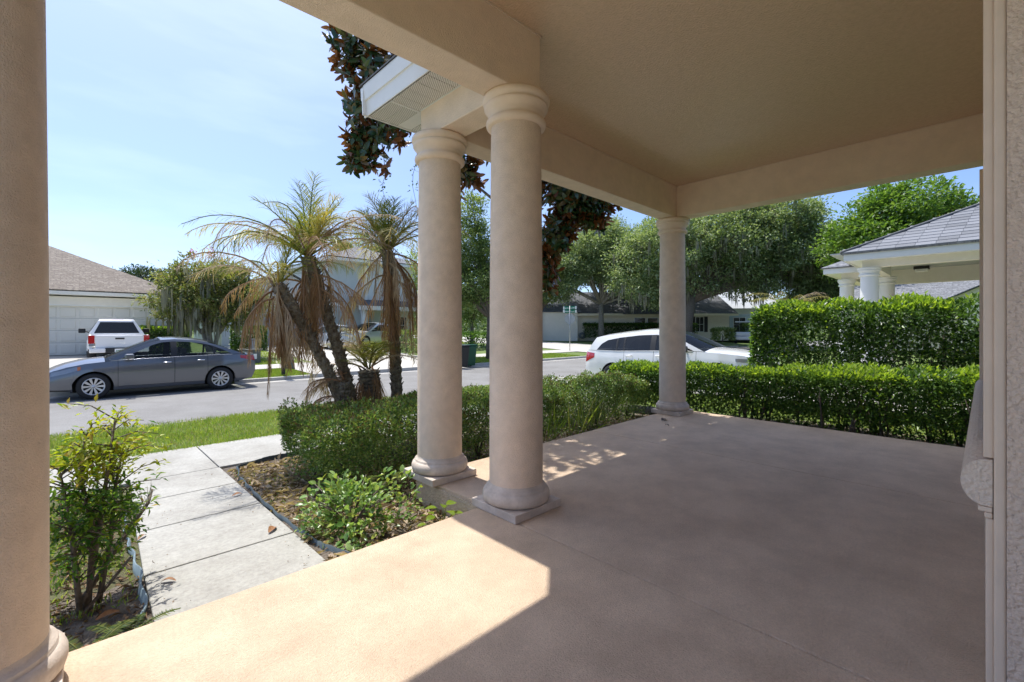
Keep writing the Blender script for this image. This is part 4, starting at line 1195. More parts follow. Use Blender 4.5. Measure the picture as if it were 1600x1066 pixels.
# ------------------------------------------------------------------ street furniture
def bin_(name, x, y, rz, body, label):
    o = empty(name, (x, y, -0.525), rz, label, 'wheelie bin', 'bins at the far kerb')
    q = MB()
    a, b_ = [(-0.24, -0.25), (0.24, -0.25), (0.24, 0.27), (-0.24, 0.27)], [(-0.29, -0.33), (0.29, -0.33), (0.29, 0.31), (-0.29, 0.31)]
    vs = [(x_, y_, 0.08) for x_, y_ in a] + [(x_, y_, 0.98) for x_, y_ in b_]
    q.add(vs, [(3, 2, 1, 0), (4, 5, 6, 7), (0, 1, 5, 4), (1, 2, 6, 5), (2, 3, 7, 6), (3, 0, 4, 7)])
    q.build('bin_body', body, o, bevel=0.03)
    box_part('bin_lid', o, body, -0.31, 0.31, -0.36, 0.34, 0.985, 1.05, bevel=0.03)
    q = MB(); q.tube([(-0.27, 0.40, 1.0), (0.27, 0.40, 1.0)], 0.02, 8); q.build('handle', M['black'], o)
    for s in (-0.25, 0.25):
        q = MB(); q.lathe([(0, -0.03), (0.1, -0.03), (0.1, 0.03), (0, 0.03)], n=16, axis='x'); w_ = q.build('wheel', M['rubber'], o); w_.location = (s, 0.27, 0.1)
bin_('wheelie_bin', 12.2, 16.1, 0.1, mat('charcoal_bin', (0.018, 0.019, 0.021), 0.5), 'charcoal wheelie bin at the kerb, visible between the double columns')
bin_('wheelie_bin', 12.98, 16.5, -0.2, mat('green_bin', (0.01, 0.09, 0.045), 0.5), 'green wheelie bin tucked behind the charcoal one at the kerb')

mbx = empty('mailbox', (5.2, 17.15, gz(17.15)), 0.0, 'dark post mailbox on the grass strip across the street', 'mailbox')
box_part('post', mbx, M['black'], -0.05, 0.05, -0.05, 0.05, -0.1, 1.2)
q = MB(); q.extrude_x([(-0.12, 0.0), (0.12, 0.0), (0.12, 0.12)] + [(0.12 * math.cos(a), 0.12 + 0.1 * math.sin(a)) for a in np.linspace(0.2, PI - 0.2, 8)] + [(-0.12, 0.12)], -0.12, 0.12)
o = q.build('letter_box', M['black'], mbx); o.location = (0, -0.06, 1.2); o.rotation_euler = (0, 0, PI / 2); o.scale = (1.9, 1, 1)
box_part('newspaper_holder', mbx, M['black'], -0.11, 0.11, -0.3, 0.18, 0.95, 1.08, bevel=0.02)
M['utility'] = mat('utility_box_grey', (0.10, 0.115, 0.11), 0.6)
ub = empty('utility_box', (5.3, 21.6, gz(21.6)), 0.2, 'dark grey utility box with pale sticker on the lawn behind the sedan', 'utility box')
box_part('cabinet', ub, M['utility'], -0.28, 0.28, -0.2, 0.2, -0.05, 0.55, bevel=0.03); box_part('lid', ub, M['utility'], -0.31, 0.31, -0.23, 0.23, 0.552, 0.62, bevel=0.02); box_part('sticker', ub, M['signwhite'], -0.07, 0.1, -0.212, -0.202, 0.2, 0.42)
cp = empty('concrete_pedestal', (5.65, 22.6, gz(22.6)), 0, 'pale upright cable pedestal standing right behind the utility box', 'pedestal')
box_part('shaft', cp, M['kerb'], -0.12, 0.12, -0.12, 0.12, -0.1, 0.92, bevel=0.03); box_part('cap', cp, M['kerb'], -0.14, 0.14, -0.14, 0.14, 0.925, 1.0, bevel=0.03)
cq = empty('concrete_pedestal', (6.0, 19.0, gz(19)), 0, 'stubby tapered marker post on the grass behind the mailbox', 'pedestal')
q = MB(); q.lathe([(0.0, -0.05), (0.2, -0.05), (0.12, 0.5), (0.08, 0.55), (0, 0.56)], n=16); q.build('shaft', M['utility'], cq)

sg = empty('street_sign', (24.6, 19.9, gz(19.9)), math.radians(40), 'green street name blades above the grey back of a stop sign, at the corner', 'street sign')
q = MB(); q.tube([(0, 0, -0.1), (0, 0, 3.15)], 0.03, 8); q.build('post', M['galv'], sg)
q = MB()
oc = [(0.375 * math.cos(PI / 8 + k * PI / 4), 0.375 * math.sin(PI / 8 + k * PI / 4)) for k in range(8)]
q.add([(0.06 + 0 * a, a, b_ + 2.25) for a, b_ in oc] + [(0.065, a, b_ + 2.25) for a, b_ in oc], [tuple(range(8))[::-1], tuple(range(8, 16))] + [(k, (k + 1) % 8, 8 + (k + 1) % 8, 8 + k) for k in range(8)])
o = q.build('stop_plate', M['galv'], sg)
for z, a, L in ((2.78, 0, 0.95), (3.02, -0.75, 1.15)):
    o = box_part('name_blade', sg, M['signgreen'], -L / 2, L / 2, -0.012, 0.012, z - 0.11, z + 0.11); o.rotation_euler = (0, 0, a - math.radians(85))
    rr = random.Random(int(z * 100)); x = -L / 2 + 0.16
    q = MB()
    while x < L / 2 - 0.2:
        wd = rr.uniform(0.03, 0.055); hh = rr.choice((0.05, 0.075))
        q.box(x, x + wd, 0.0125, 0.015, z - 0.05, z - 0.05 + hh); q.box(x, x + wd, -0.015, -0.0125, z - 0.05, z - 0.05 + hh); x += wd + 0.03
    t_ = q.build('lettering', M['signwhite'], o); t_['kind'] = 'stuff'
    for s in (-1, 1): box_part('end_panel', o, M['signwhite'], s * L / 2 - (0.12 if s > 0 else 0), s * L / 2 + (0 if s > 0 else 0.12), -0.0135, 0.0135, z - 0.10, z + 0.10)

# wavy plastic edging along both sides of the walkway
def edging(pts, h, label, m, amp, seed):
    r = random.Random(seed)
    P3 = []
    for (x0, y0), (x1, y1) in zip(pts[:-1], pts[1:]):
        n = max(2, int(math.hypot(x1 - x0, y1 - y0) / 0.03))
        for k in range(n):
            t = k / n
            P3.append((x0 + (x1 - x0) * t, y0 + (y1 - y0) * t))
    rows = [[], [], [], []]
    ph = 0
    for i, (x, y) in enumerate(P3):
        ph += 0.55 + r.uniform(-0.1, 0.1)
        dx = amp * math.sin(ph) + 0.012 * math.sin(i * 0.07 + seed)
        top = h * (1 + 0.25 * math.sin(i * 0.11 + seed) + r.uniform(-0.05, 0.05))
        z = gz(y)
        for k, (ox, oz) in enumerate(((0, -0.03), (0, top), (0.008, top), (0.008, -0.03))):
            rows[k].append((x + dx + ox + (0.02 * math.sin(i * 0.09) if oz > 0 else 0), y, z + oz))
    o = MB().grid(rows, flip=True).build('garden_edging', m)
    tag(o, label, 'edging')
edging([(1.26, 2.56), (1.20, 2.75), (1.135, 3.0), (1.125, 4.2), (1.125, 5.2), (1.2, 5.55), (1.6, 5.70), (2.0, 5.72)], 0.055, 'dark plastic edging strip between walkway and mulch bed', M['edging'], 0.006, 2)
edging([(0.17, 2.6), (0.225, 2.95), (0.225, 3.6), (0.24, 4.2), (0.27, 4.9)], 0.06, 'pale blue crinkled edging strip at the left side of the walkway', M['edgingblue'], 0.009, 5)
# ------------------------------------------------------------------ plants
L_ = {}
L_['hedge'] = leafmat('hedge_leaf', [(0.034, 0.080, 0.019), (0.067, 0.143, 0.030), (0.105, 0.199, 0.042), (0.161, 0.266, 0.056)], 0.35, 0.3)
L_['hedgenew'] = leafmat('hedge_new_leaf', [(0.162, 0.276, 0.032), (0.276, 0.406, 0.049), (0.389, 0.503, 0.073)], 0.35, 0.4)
L_['box'] = leafmat('box_leaf', [(0.058, 0.119, 0.035), (0.119, 0.224, 0.053), (0.198, 0.304, 0.078), (0.317, 0.370, 0.105), (0.131, 0.265, 0.066)], 0.38, 0.3)
L_['boxdry'] = leafmat('box_dry_leaf', [(0.14, 0.10, 0.05), (0.22, 0.19, 0.07), (0.10, 0.075, 0.04)], 0.6, 0.25)
L_['ivy'] = leafmat('light_shrub_leaf', [(0.087, 0.189, 0.043), (0.174, 0.304, 0.087), (0.290, 0.420, 0.145), (0.377, 0.435, 0.087)], 0.3, 0.35)
L_['nandina'] = leafmat('nandina_leaf', [(0.043, 0.131, 0.022), (0.102, 0.217, 0.029), (0.232, 0.348, 0.029)], 0.35, 0.4)
L_['nandinanew'] = leafmat('nandina_new_leaf', [(0.30, 0.36, 0.02), (0.40, 0.44, 0.03), (0.22, 0.31, 0.02), (0.40, 0.28, 0.05)], 0.4, 0.45)
L_['magnolia'] = leafmat('magnolia_leaf', [(0.020, 0.052, 0.020), (0.038, 0.084, 0.028), (0.070, 0.113, 0.035), (0.174, 0.104, 0.035)], 0.22, 0.12, back=(0.20, 0.075, 0.025), spec=0.6)
L_['oak'] = leafmat('oak_leaf', [(0.092, 0.144, 0.063), (0.182, 0.257, 0.111), (0.280, 0.362, 0.178), (0.396, 0.451, 0.279)], 0.5, 0.35)
L_['oak2'] = leafmat('street_tree_leaf', [(0.080, 0.134, 0.043), (0.151, 0.223, 0.071), (0.222, 0.286, 0.108), (0.282, 0.338, 0.143)], 0.5, 0.4)
L_['bright'] = leafmat('bright_tree_leaf', [(0.064, 0.138, 0.026), (0.128, 0.234, 0.043), (0.191, 0.289, 0.070)], 0.4, 0.4)
L_['gold'] = leafmat('autumn_leaf', [(0.20, 0.17, 0.03), (0.28, 0.20, 0.04), (0.10, 0.12, 0.03)], 0.5, 0.4)
L_['myrtle'] = leafmat('myrtle_leaf', [(0.097, 0.147, 0.049), (0.177, 0.225, 0.069), (0.274, 0.293, 0.097), (0.216, 0.177, 0.097)], 0.5, 0.35)
L_['pine'] = leafmat('far_needles', [(0.043, 0.072, 0.036), (0.072, 0.116, 0.051)], 0.6, 0.2)
L_['woods'] = leafmat('far_woods_leaf', [(0.069, 0.117, 0.049), (0.117, 0.186, 0.069), (0.177, 0.244, 0.097)], 0.6, 0.25)
L_['grass'] = leafmat('grass_blade', [(0.138, 0.235, 0.030), (0.216, 0.332, 0.049), (0.313, 0.410, 0.078), (0.392, 0.392, 0.138)], 0.5, 0.4)
L_['litter'] = leafmat('leaf_litter', [(0.10, 0.06, 0.03), (0.22, 0.13, 0.06), (0.30, 0.20, 0.12), (0.07, 0.05, 0.035)], 0.7, 0.15)
L_['fern'] = leafmat('fern_leaflet', [(0.05, 0.10, 0.015), (0.10, 0.15, 0.02), (0.18, 0.19, 0.03)], 0.45, 0.4)
L_['fernred'] = leafmat('red_fern_leaflet', [(0.45, 0.04, 0.02), (0.40, 0.22, 0.03), (0.45, 0.10, 0.04)], 0.45, 0.4)
L_['pothos'] = leafmat('yellow_green_leaf', [(0.16, 0.26, 0.02), (0.24, 0.34, 0.03)], 0.3, 0.45)
L_['moss'] = leafmat('spanish_moss', [(0.16, 0.17, 0.13), (0.26, 0.26, 0.21), (0.20, 0.20, 0.15)], 0.9, 0.3)
L_['flower'] = leafmat('pink_blossom', [(0.45, 0.03, 0.12), (0.55, 0.08, 0.2)], 0.5, 0.3)
L_['fgreen'] = leafmat('green_frond', [(0.112, 0.156, 0.031), (0.206, 0.250, 0.047), (0.319, 0.312, 0.078)], 0.4, 0.35)
L_['fyellow'] = leafmat('yellowing_frond', [(0.371, 0.338, 0.105), (0.506, 0.423, 0.157), (0.270, 0.288, 0.088)], 0.5, 0.35)
L_['fbrown'] = leafmat('dead_frond', [(0.230, 0.128, 0.068), (0.365, 0.223, 0.121), (0.297, 0.189, 0.121), (0.446, 0.311, 0.189)], 0.7, 0.25)
L_['fgrey'] = leafmat('grey_dead_frond', [(0.371, 0.288, 0.211), (0.506, 0.405, 0.299), (0.288, 0.220, 0.157)], 0.75, 0.25)

def bumpy(P, seed, amp, f):
    r = np.random.default_rng(seed); o = np.zeros(len(P))
    for _ in range(5):
        k = r.normal(size=3) * f; o += np.sin(P @ k + r.uniform(0, 6))
    return o * amp / 2.2

def hedge(name, label, box, dens, L, W, lm, seed, rnd=0.15, gap=0.0, stems=12, new=None, newfrac=0.5, cat='hedge', group=None, bump=0.05, inner=0.25, taper=0.0, tilt=0.0):
    rng = np.random.default_rng(seed)
    x0, x1, y0, y1, z0, z1 = box
    root = empty(name, ((x0 + x1) / 2, (y0 + y1) / 2, z0), 0, label, cat, group)
    o0 = np.array([(x0 + x1) / 2, (y0 + y1) / 2, z0])
    sx, sy, sz = x1 - x0, y1 - y0, z1 - z0
    faces = [('top', sx * sy), ('y0', sx * sz), ('y1', sx * sz), ('x0', sy * sz), ('x1', sy * sz)]
    Ps, Ns = [], []
    for f, A in faces:
        n = int(A * dens); u, v = rng.uniform(size=n), rng.uniform(size=n)
        vz = z0 + gap + (sz - gap) * np.sqrt(v * 0.9 + 0.1 * rng.uniform(size=n)) if gap else z0 + sz * v
        if f == 'top': P = np.stack([x0 + sx * u, y0 + sy * v, np.full(n, z1)], 1); N = (0, 0, 1)
        elif f == 'y0': P = np.stack([x0 + sx * u, np.full(n, y0), vz], 1); N = (0, -1, 0)
        elif f == 'y1': P = np.stack([x0 + sx * u, np.full(n, y1), vz], 1); N = (0, 1, 0)
        elif f == 'x0': P = np.stack([np.full(n, x0), y0 + sy * u, vz], 1); N = (-1, 0, 0)
        else: P = np.stack([np.full(n, x1), y0 + sy * u, vz], 1); N = (1, 0, 0)
        Ps.append(P); Ns.append(np.tile(np.array(N, float), (n, 1)))
    P = np.concatenate(Ps); N = np.concatenate(Ns)
    lo = np.array([x0 + rnd, y0 + rnd, z0 - 1]); hi = np.array([x1 - rnd, y1 - rnd, z1 - rnd])
    q = np.clip(P, lo, hi); d = P - q; dl = np.linalg.norm(d, axis=1, keepdims=True)
    P = np.where(dl > rnd, q + d / np.maximum(dl, 1e-6) * rnd, P)
    N = np.where(dl > 1e-4, d / np.maximum(dl, 1e-6), N)
    dep = rng.exponential(0.055, len(P)) - 0.03
    P = P - N * dep[:, None] + N * bumpy(P, seed, bump, 7.0)[:, None]
    hole = bumpy(P, seed + 9, 1.0, 5.0) + 0.6 * bumpy(P, seed + 3, 1.0, 14.0)
    keep = (hole > -0.75) | (rng.uniform(size=len(P)) < 0.25)
    spr = rng.uniform(size=len(P)) < 0.02
    P = P + N * (spr * rng.uniform(0.02, 0.06, len(P)))[:, None]
    P, N, dep, hole = P[keep], N[keep], dep[keep], hole[keep]
    if taper:                                   # narrower at the foot
        k = 1 - taper * (1 - (P[:, 2] - z0) / sz)
        P[:, 0] = o0[0] + (P[:, 0] - o0[0]) * (1 - (1 - k) * 0.5); P[:, 1] = o0[1] + (P[:, 1] - o0[1]) * k
    if tilt: P[:, 2] -= tilt * (P[:, 2] - z0) / sz * (P[:, 1] - y0) / sy
    ni = int(len(P) * inner)
    Pi = np.stack([rng.uniform(x0 + .1, x1 - .1, ni), rng.uniform(y0 + .1, y1 - .1, ni), rng.uniform(z0 + gap, z1 - .05, ni)], 1)
    if tilt: Pi[:, 2] -= tilt * (Pi[:, 2] - z0) / sz * (Pi[:, 1] - y0) / sy
    isnew = np.zeros(len(P), bool)
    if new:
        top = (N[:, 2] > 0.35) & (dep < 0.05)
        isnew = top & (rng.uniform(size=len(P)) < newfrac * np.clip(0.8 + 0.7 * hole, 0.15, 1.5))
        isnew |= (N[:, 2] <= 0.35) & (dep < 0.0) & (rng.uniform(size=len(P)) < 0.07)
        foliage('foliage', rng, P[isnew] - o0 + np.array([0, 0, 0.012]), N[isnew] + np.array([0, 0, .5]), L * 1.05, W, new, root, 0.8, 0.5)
    PP = np.concatenate([P[~isnew], Pi]) - o0; NN = np.concatenate([N[~isnew], rand_dirs(rng, ni)])
    foliage('foliage', rng, PP, NN, L, W, lm, root, 0.9, 0.25)
    r = random.Random(seed)
    for k in range(stems):
        x = x0 + sx * (0.09 + 0.86 * (k + r.uniform(0.2, 0.8)) / stems) - o0[0]; y = r.uniform(-0.25, 0.25) * sy
        mb = MB()
        for b in range(3):
            p = [(x, y, -0.05)]; q_ = (x + r.uniform(-.05, .05), y + r.uniform(-.05, .05), sz * 0.2)
            e = (q_[0] + r.uniform(-.22, .22), q_[1] + r.uniform(-.2, .2), sz * r.uniform(.55, .85))
            mb.tube([p[0], q_, e], [0.016, 0.012, 0.004], 5)
        mb.build('stem', M['bark'], root)
    return root

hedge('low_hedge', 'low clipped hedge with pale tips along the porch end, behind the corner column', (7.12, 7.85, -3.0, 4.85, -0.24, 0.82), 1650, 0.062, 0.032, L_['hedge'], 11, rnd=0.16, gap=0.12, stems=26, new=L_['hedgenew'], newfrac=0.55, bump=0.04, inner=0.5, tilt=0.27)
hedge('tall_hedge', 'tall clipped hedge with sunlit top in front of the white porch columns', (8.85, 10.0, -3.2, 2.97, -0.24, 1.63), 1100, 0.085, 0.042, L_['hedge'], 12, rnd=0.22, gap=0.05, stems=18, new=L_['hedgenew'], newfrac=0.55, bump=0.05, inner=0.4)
hedge('box_hedge', 'broad small leaved hedge in the mulch bed, behind the outer columns', (1.38, 6.95, 3.75, 5.05, -0.28, 0.43), 3600, 0.033, 0.019, L_['box'], 13, rnd=0.28, gap=0.05, stems=24, new=L_['boxdry'], newfrac=0.17, bump=0.05, taper=0.2, inner=0.5)
for (x, y, wx, h_, lab, nw) in ((3.0, 28.2, 0.95, 1.3, 'pale topped clipped cube of hedge at the garage corner, beside the bushy myrtle', L_['hedgenew']), (7.0, 29.2, 0.75, 1.3, 'dark green clipped cube of hedge on the lawn between the two houses', L_['hedge'])):
    hedge('cube_hedge', lab, (x - wx, x + wx, y - 0.7, y + 0.7, gz(y) - 0.05, gz(y) + h_), 420, 0.13, 0.08, L_['hedge'], int(x * 10), rnd=0.12, stems=3, new=nw, newfrac=0.6, bump=0.03, group='clipped cube hedges')

# -- light leaved low shrub beside the walkway: its larger leaves are single pieces
def unit_leaf(name, m, fold=0.2, curl=0.15, wid=0.6, n=5):
    rows = []
    for i in range(n):
        t = i / (n - 1); w = wid * max(0.03, math.sin(PI * (0.05 + 0.92 * t)) ** 0.75) / 2
        zc = -curl * t * t
        rows.append([(-w, t, zc + w * fold), (0, t, zc), (w, t, zc + w * fold)])
    return MB().grid(rows).mesh(name, m)

def place_leaf(me, name, parent, p, d, n_, L, W=None):
    d = Vector(d).normalized(); u = d.cross(Vector(n_))
    if u.length < 1e-3: u = d.cross(Vector((1, 0, 0.1)))
    u.normalize(); w = u.cross(d)
    o = link(name, me, parent)
    W = W or L
    o.matrix_local = Matrix(((u.x * W, d.x * L, w.x * L, p[0]), (u.y * W, d.y * L, w.y * L, p[1]), (u.z * W, d.z * L, w.z * L, p[2]), (0, 0, 0, 1)))
    return o

rng = np.random.default_rng(21)
shrub = empty('light_shrub', (1.44, 3.22, -0.2), 0, 'low shrub of pale veined leaves spilling between walkway and outer column', 'shrub')
n = 1250
dirs = rand_dirs(rng, n); dirs[:, 2] = np.abs(dirs[:, 2])
rad = rng.uniform(0.55, 1.05, n) ** 0.6
P = dirs * rad[:, None] * np.array([0.31, 0.44, 0.37]); P *= (1 + bumpy(P, 5, 0.30, 8))[:, None]; P[:, 2] = np.maximum(P[:, 2], 0.01)
lm = unit_leaf('leaf', L_['ivy'], 0.25, 0.2, 0.62)
order = np.argsort(P[:, 0] + P[:, 1] - 1.2 * P[:, 2])
for i in order[:300]:
    d = dirs[i] + rng.normal(size=3) * 0.5; d[2] += 0.1
    place_leaf(lm, 'leaf', shrub, P[i], d, dirs[i] * 0.6 + np.array([0, 0, 1]) + rng.normal(size=3) * 0.3, rng.uniform(0.032, 0.06))
foliage('foliage', rng, P[order[300:]], dirs[order[300:]], 0.046, 0.028, L_['ivy'], shrub, 0.8, 0.2)
for k in range(9):
    a = k * 0.7
    MB().tube([(0, 0, -0.03), (0.15 * math.cos(a), 0.18 * math.sin(a), 0.16), (0.3 * math.cos(a), 0.36 * math.sin(a), 0.27)], [0.009, 0.007, 0.003], 5).build('stem', M['bark'], shrub)
pot = empty('leafy_seedling', (1.86, 2.66, -0.2), 0, 'small yellow green broad leaved plant at the slab foot, by the outer column', 'plant')
plm = unit_leaf('leaf', L_['pothos'], 0.2, 0.25, 0.75)
for k in range(11):
    a = k * 2.4; r_ = 0.03 + 0.008 * k; z = 0.19 - 0.012 * k
    p = (r_ * math.cos(a) * 1.2, r_ * math.sin(a), z)
    MB().tube([(0, 0, 0), (p[0] * .5, p[1] * .5, z * .7), p], 0.003, 4).build('stem', L_['fern'], pot)
    place_leaf(plm, 'leaf', pot, p, (math.cos(a), math.sin(a), 0.15), (0.2, -0.2, 1), 0.085 - 0.003 * k)

# -- nandina at the left column
def compound(mb_list, rng, p, d, size):
    pass
nan = empty('nandina_shrub', (0.02, 3.2, -0.2), 0, 'leggy nandina shrub with lime yellow tips close beside the left column', 'shrub')
stems = [((0, 0, 0), (0.05, 0.06, 0.36), (0.09, 0.12, 0.68), (0.12, 0.12, 0.95)), ((0.01, 0.02, 0), (0.03, 0.05, 0.4), (-0.02, 0.12, 0.66), (0.0, 0.16, 0.88)),
         ((-0.02, -0.03, 0), (-0.04, 0.0, 0.25), (-0.06, 0.05, 0.5), (-0.10, 0.08, 0.74)), ((0.05, 0.03, 0), (0.10, 0.10, 0.3), (0.12, 0.16, 0.55), (0.16, 0.22, 0.78))]
for s in stems:
    MB().tube(s, [0.014, 0.012, 0.009, 0.004], 7).build('stem', M['bark'], nan)
nlm, nln = unit_leaf('leaf', L_['nandina'], 0.25, 0.25, 0.36), unit_leaf('leaf', L_['nandinanew'], 0.25, 0.25, 0.36)
cnt = 0
VV = {0: [], 1: []}
for k in range(165):
    s = stems[k % 4]; t = rng.uniform(0.45, 1.0) if k < 95 else rng.uniform(0.2, 0.62)
    seg = min(2, int(t * 3)); f = t * 3 - seg
    p0 = np.array(s[seg]) * (1 - f) + np.array(s[seg + 1]) * f
    a = rng.uniform(0, 2 * PI); rr = rng.uniform(0.08, 0.24)
    p1 = p0 + np.array([rr * math.cos(a), rr * math.sin(a), rng.uniform(-0.04, 0.10)])
    mid = (p0 + p1) / 2 + np.array([0, 0, 0.03])
    MB().tube([p0, mid, p1], [0.004, 0.003, 0.0015], 4).build('twig', M['bark'], nan)
    top_ = p1[2] > 0.62
    for q in range(17):
        tt = 0.3 + 0.7 * q / 16; c = (1 - tt) ** 2 * p0 + 2 * tt * (1 - tt) * mid + tt ** 2 * p1
        d = (p1 - p0) / np.linalg.norm(p1 - p0) * 0.7 + rng.normal(size=3) * 0.55; d[2] -= 0.1
        c = c + rng.normal(size=3) * 0.018
        isn = top_ and rng.uniform() < 0.92 or rng.uniform() < 0.07
        Lf = rng.uniform(0.028, 0.055)
        if cnt < 300:
            place_leaf(nln if isn else nlm, 'leaf', nan, c, d, (rng.normal() * .4, rng.normal() * .4, 1), Lf); cnt += 1
        else: VV[1 if isn else 0].append((c, d, Lf))
for k_, m_ in ((0, 'nandina'), (1, 'nandinanew')):
    if VV[k_]:
        A_ = np.array([v[0] for v in VV[k_]]); D_ = np.array([v[1] for v in VV[k_]]); Lz = np.array([v[2] for v in VV[k_]])
        V, F = leaf_arrays(rng, A_, D_, nrm(rng.normal(size=A_.shape) * 0.4 + np.array([0, 0, 1])), Lz, Lz * 0.36)
        o = link('foliage', fast_mesh('foliage', V, F, L_[m_]), nan); o['kind'] = 'stuff'
# bare lichen covered branch leaning over the walkway
br = empty('bare_branch', (0.0, 3.18, -0.2), 0, 'bare lichen tufted branch leaning towards the walkway, right of the nandina', 'branch')
MB().tube([(0.0, 0.0, 0.05), (0.12, 0.16, 0.18), (0.22, 0.27, 0.30), (0.30, 0.36, 0.38), (0.325, 0.40, 0.45)], [0.014, 0.013, 0.012, 0.010, 0.006], 7).build('limb', M['bark'], br)
MB().tube([(-0.02, -0.05, -0.02), (0.10, 0.08, 0.06), (0.21, 0.2, 0.14)], [0.012, 0.010, 0.007], 6).build('limb', M['bark'], br)
for k in range(46):
    t = rng.uniform(0.5, 1.0); b0 = np.array([0.325 * t, 0.39 * t, 0.05 + 0.40 * t]); d = nrm(rng.normal(size=3) + np.array([0.3, 0.1, 0.5])) * rng.uniform(0.03, 0.11)
    MB().tube([b0, b0 + d * 0.6 + np.array([0, 0, .008]), b0 + d], [0.0022, 0.0016, 0.0008], 4).build('twig', M['greybark'], br)

def fern_frond(parent, p, az, length, m, rise=0.55, seed=0, lw=0.06):
    r = random.Random(seed)
    pts = []; 
    for i in range(9):
        t = i / 8; h_ = length * (rise * t - 0.75 * t * t * rise)
        pts.append(Vector((p[0] + math.cos(az) * length * t, p[1] + math.sin(az) * length * t, p[2] + h_)))
    mb = MB(); mb.tube(pts, [0.003] * 8 + [0.001], 4)
    side = Vector((-math.sin(az), math.cos(az), 0))
    for k in range(26):
        t = 0.1 + 0.88 * k / 25; x = t * 8; i = min(7, int(x)); c = pts[i].lerp(pts[i + 1], x - i)
        w = lw * math.sin(PI * (0.12 + 0.85 * t)) ** 0.7
        f = Vector((math.cos(az), math.sin(az), 0)) * w * 0.25
        for s in (1, -1):
            e = c + side * s * w + f + Vector((0, 0, r.uniform(-.008, .004)))
            hw = Vector((math.cos(az), math.sin(az), 0)) * length * 0.017
            mb.add([c - hw, c + hw, e + hw * 0.4, e - hw * 0.2], [(0, 1, 2, 3)])
    return mb.build('frond', m, parent)
fe = empty('sword_fern', (0.12, 2.72, -0.2), 0, 'low fern with one frond turning red, at the slab edge next to the left column', 'fern')
for k in range(16):
    a = rng.uniform(-0.6, PI + 0.6); 
    fern_frond(fe, (rng.uniform(-0.16, 0.10), rng.uniform(-0.08, 0.06), 0.02), a, rng.uniform(0.14, 0.24), L_['fernred'] if k in (3, 9) else L_['fern'], rng.uniform(0.4, 0.9), k, 0.032)
fe2 = empty('sword_fern', (1.95, 3.72, -0.2), 0, 'yellowing fern fronds in the dark gap under the hedge left of the outer column', 'fern')
for k in range(8): fern_frond(fe2, (0, 0, 0.05), -2.4 + k * 0.42, rng.uniform(0.25, 0.38), L_['fern'], rng.uniform(0.9, 1.5), 40 + k, 0.05)

# -- dying date palms in the bed
def frond(parent, c, az, el, length, droop, m, seed, ll=0.25, npair=40, hang=0.0, wid=0.0062):
    """c crown point; az azimuth, el starting elevation; droop total bend downwards; hang pulls leaflets down"""
    r = random.Random(seed)
    pts = [Vector(c)]; n = 14; e = el; az0 = az; tw = r.gauss(0, 0.35) * (1.6 if hang > 0.75 else 1); kink = r.uniform(0.3, 0.9) if r.random() < 0.4 and hang > 0.1 else 2
    for i in range(n):
        e2 = max(-1.5, el - droop * ((i + 1) / n) ** (1.3 if hang < 0.75 else 0.55) + r.gauss(0, 0.06) - (0.6 if i / n > kink else 0))
        az = az0 + tw * (i / n) ** 1.5 + r.gauss(0, 0.05)
        pts.append(pts[-1] + Vector((math.cos(az) * math.cos(e2), math.sin(az) * math.cos(e2), math.sin(e2))) * length / n)
    mb = MB(); mb.tube(pts, [0.011 * (1 - 0.85 * i / n) + 0.0015 for i in range(n + 1)], 5)
    for k in range(npair):
        t = 0.14 + 0.85 * k / (npair - 1); x = t * n; i = min(n - 1, int(x)); p = pts[i].lerp(pts[i + 1], x - i)
        tg = (pts[i + 1] - pts[i]).normalized()
        sd = tg.cross(Vector((0, 0, 1)))
        if sd.length < 0.1: sd = Vector((-math.sin(az), math.cos(az), 0))
        sd.normalize(); up = sd.cross(tg)
        L = ll * (0.55 + 0.75 * math.sin(PI * min(1, 0.15 + t * 0.85)) ) * r.uniform(0.7, 1.1) * (1 if t < .9 else .7)
        for s in (1, -1):
            if r.random() < (0.10 if hang < 0.05 else 0.24): continue
            d = (sd * s * (1 - 0.5 * hang) * (0.55 if el > 0.94 and hang < .05 else 1) + tg * r.uniform(0.5, 1.1) + up * r.uniform(-0.05, 0.35) * (1 - hang)).normalized()
            d = (d + Vector((r.uniform(-.22, .22), r.uniform(-.22, .22), -hang * r.uniform(0.7, 1.5)))).normalized()
            m1 = p + d * L * 0.55; d2 = (d + Vector((0, 0, -0.35 - 0.6 * hang))).normalized(); tip = m1 + d2 * L * 0.45
            w = tg.cross(d); w = d.cross(w)
            w = (w.normalized() if w.length > 1e-3 else tg) * wid * r.uniform(0.7, 1.2)
            mb.add([p - w * 0.4, p + w * 0.4, m1 + w * 0.5, m1 - w * 0.5, tip], [(0, 1, 2, 3), (3, 2, 4)])
    return mb.build('frond', m, parent)

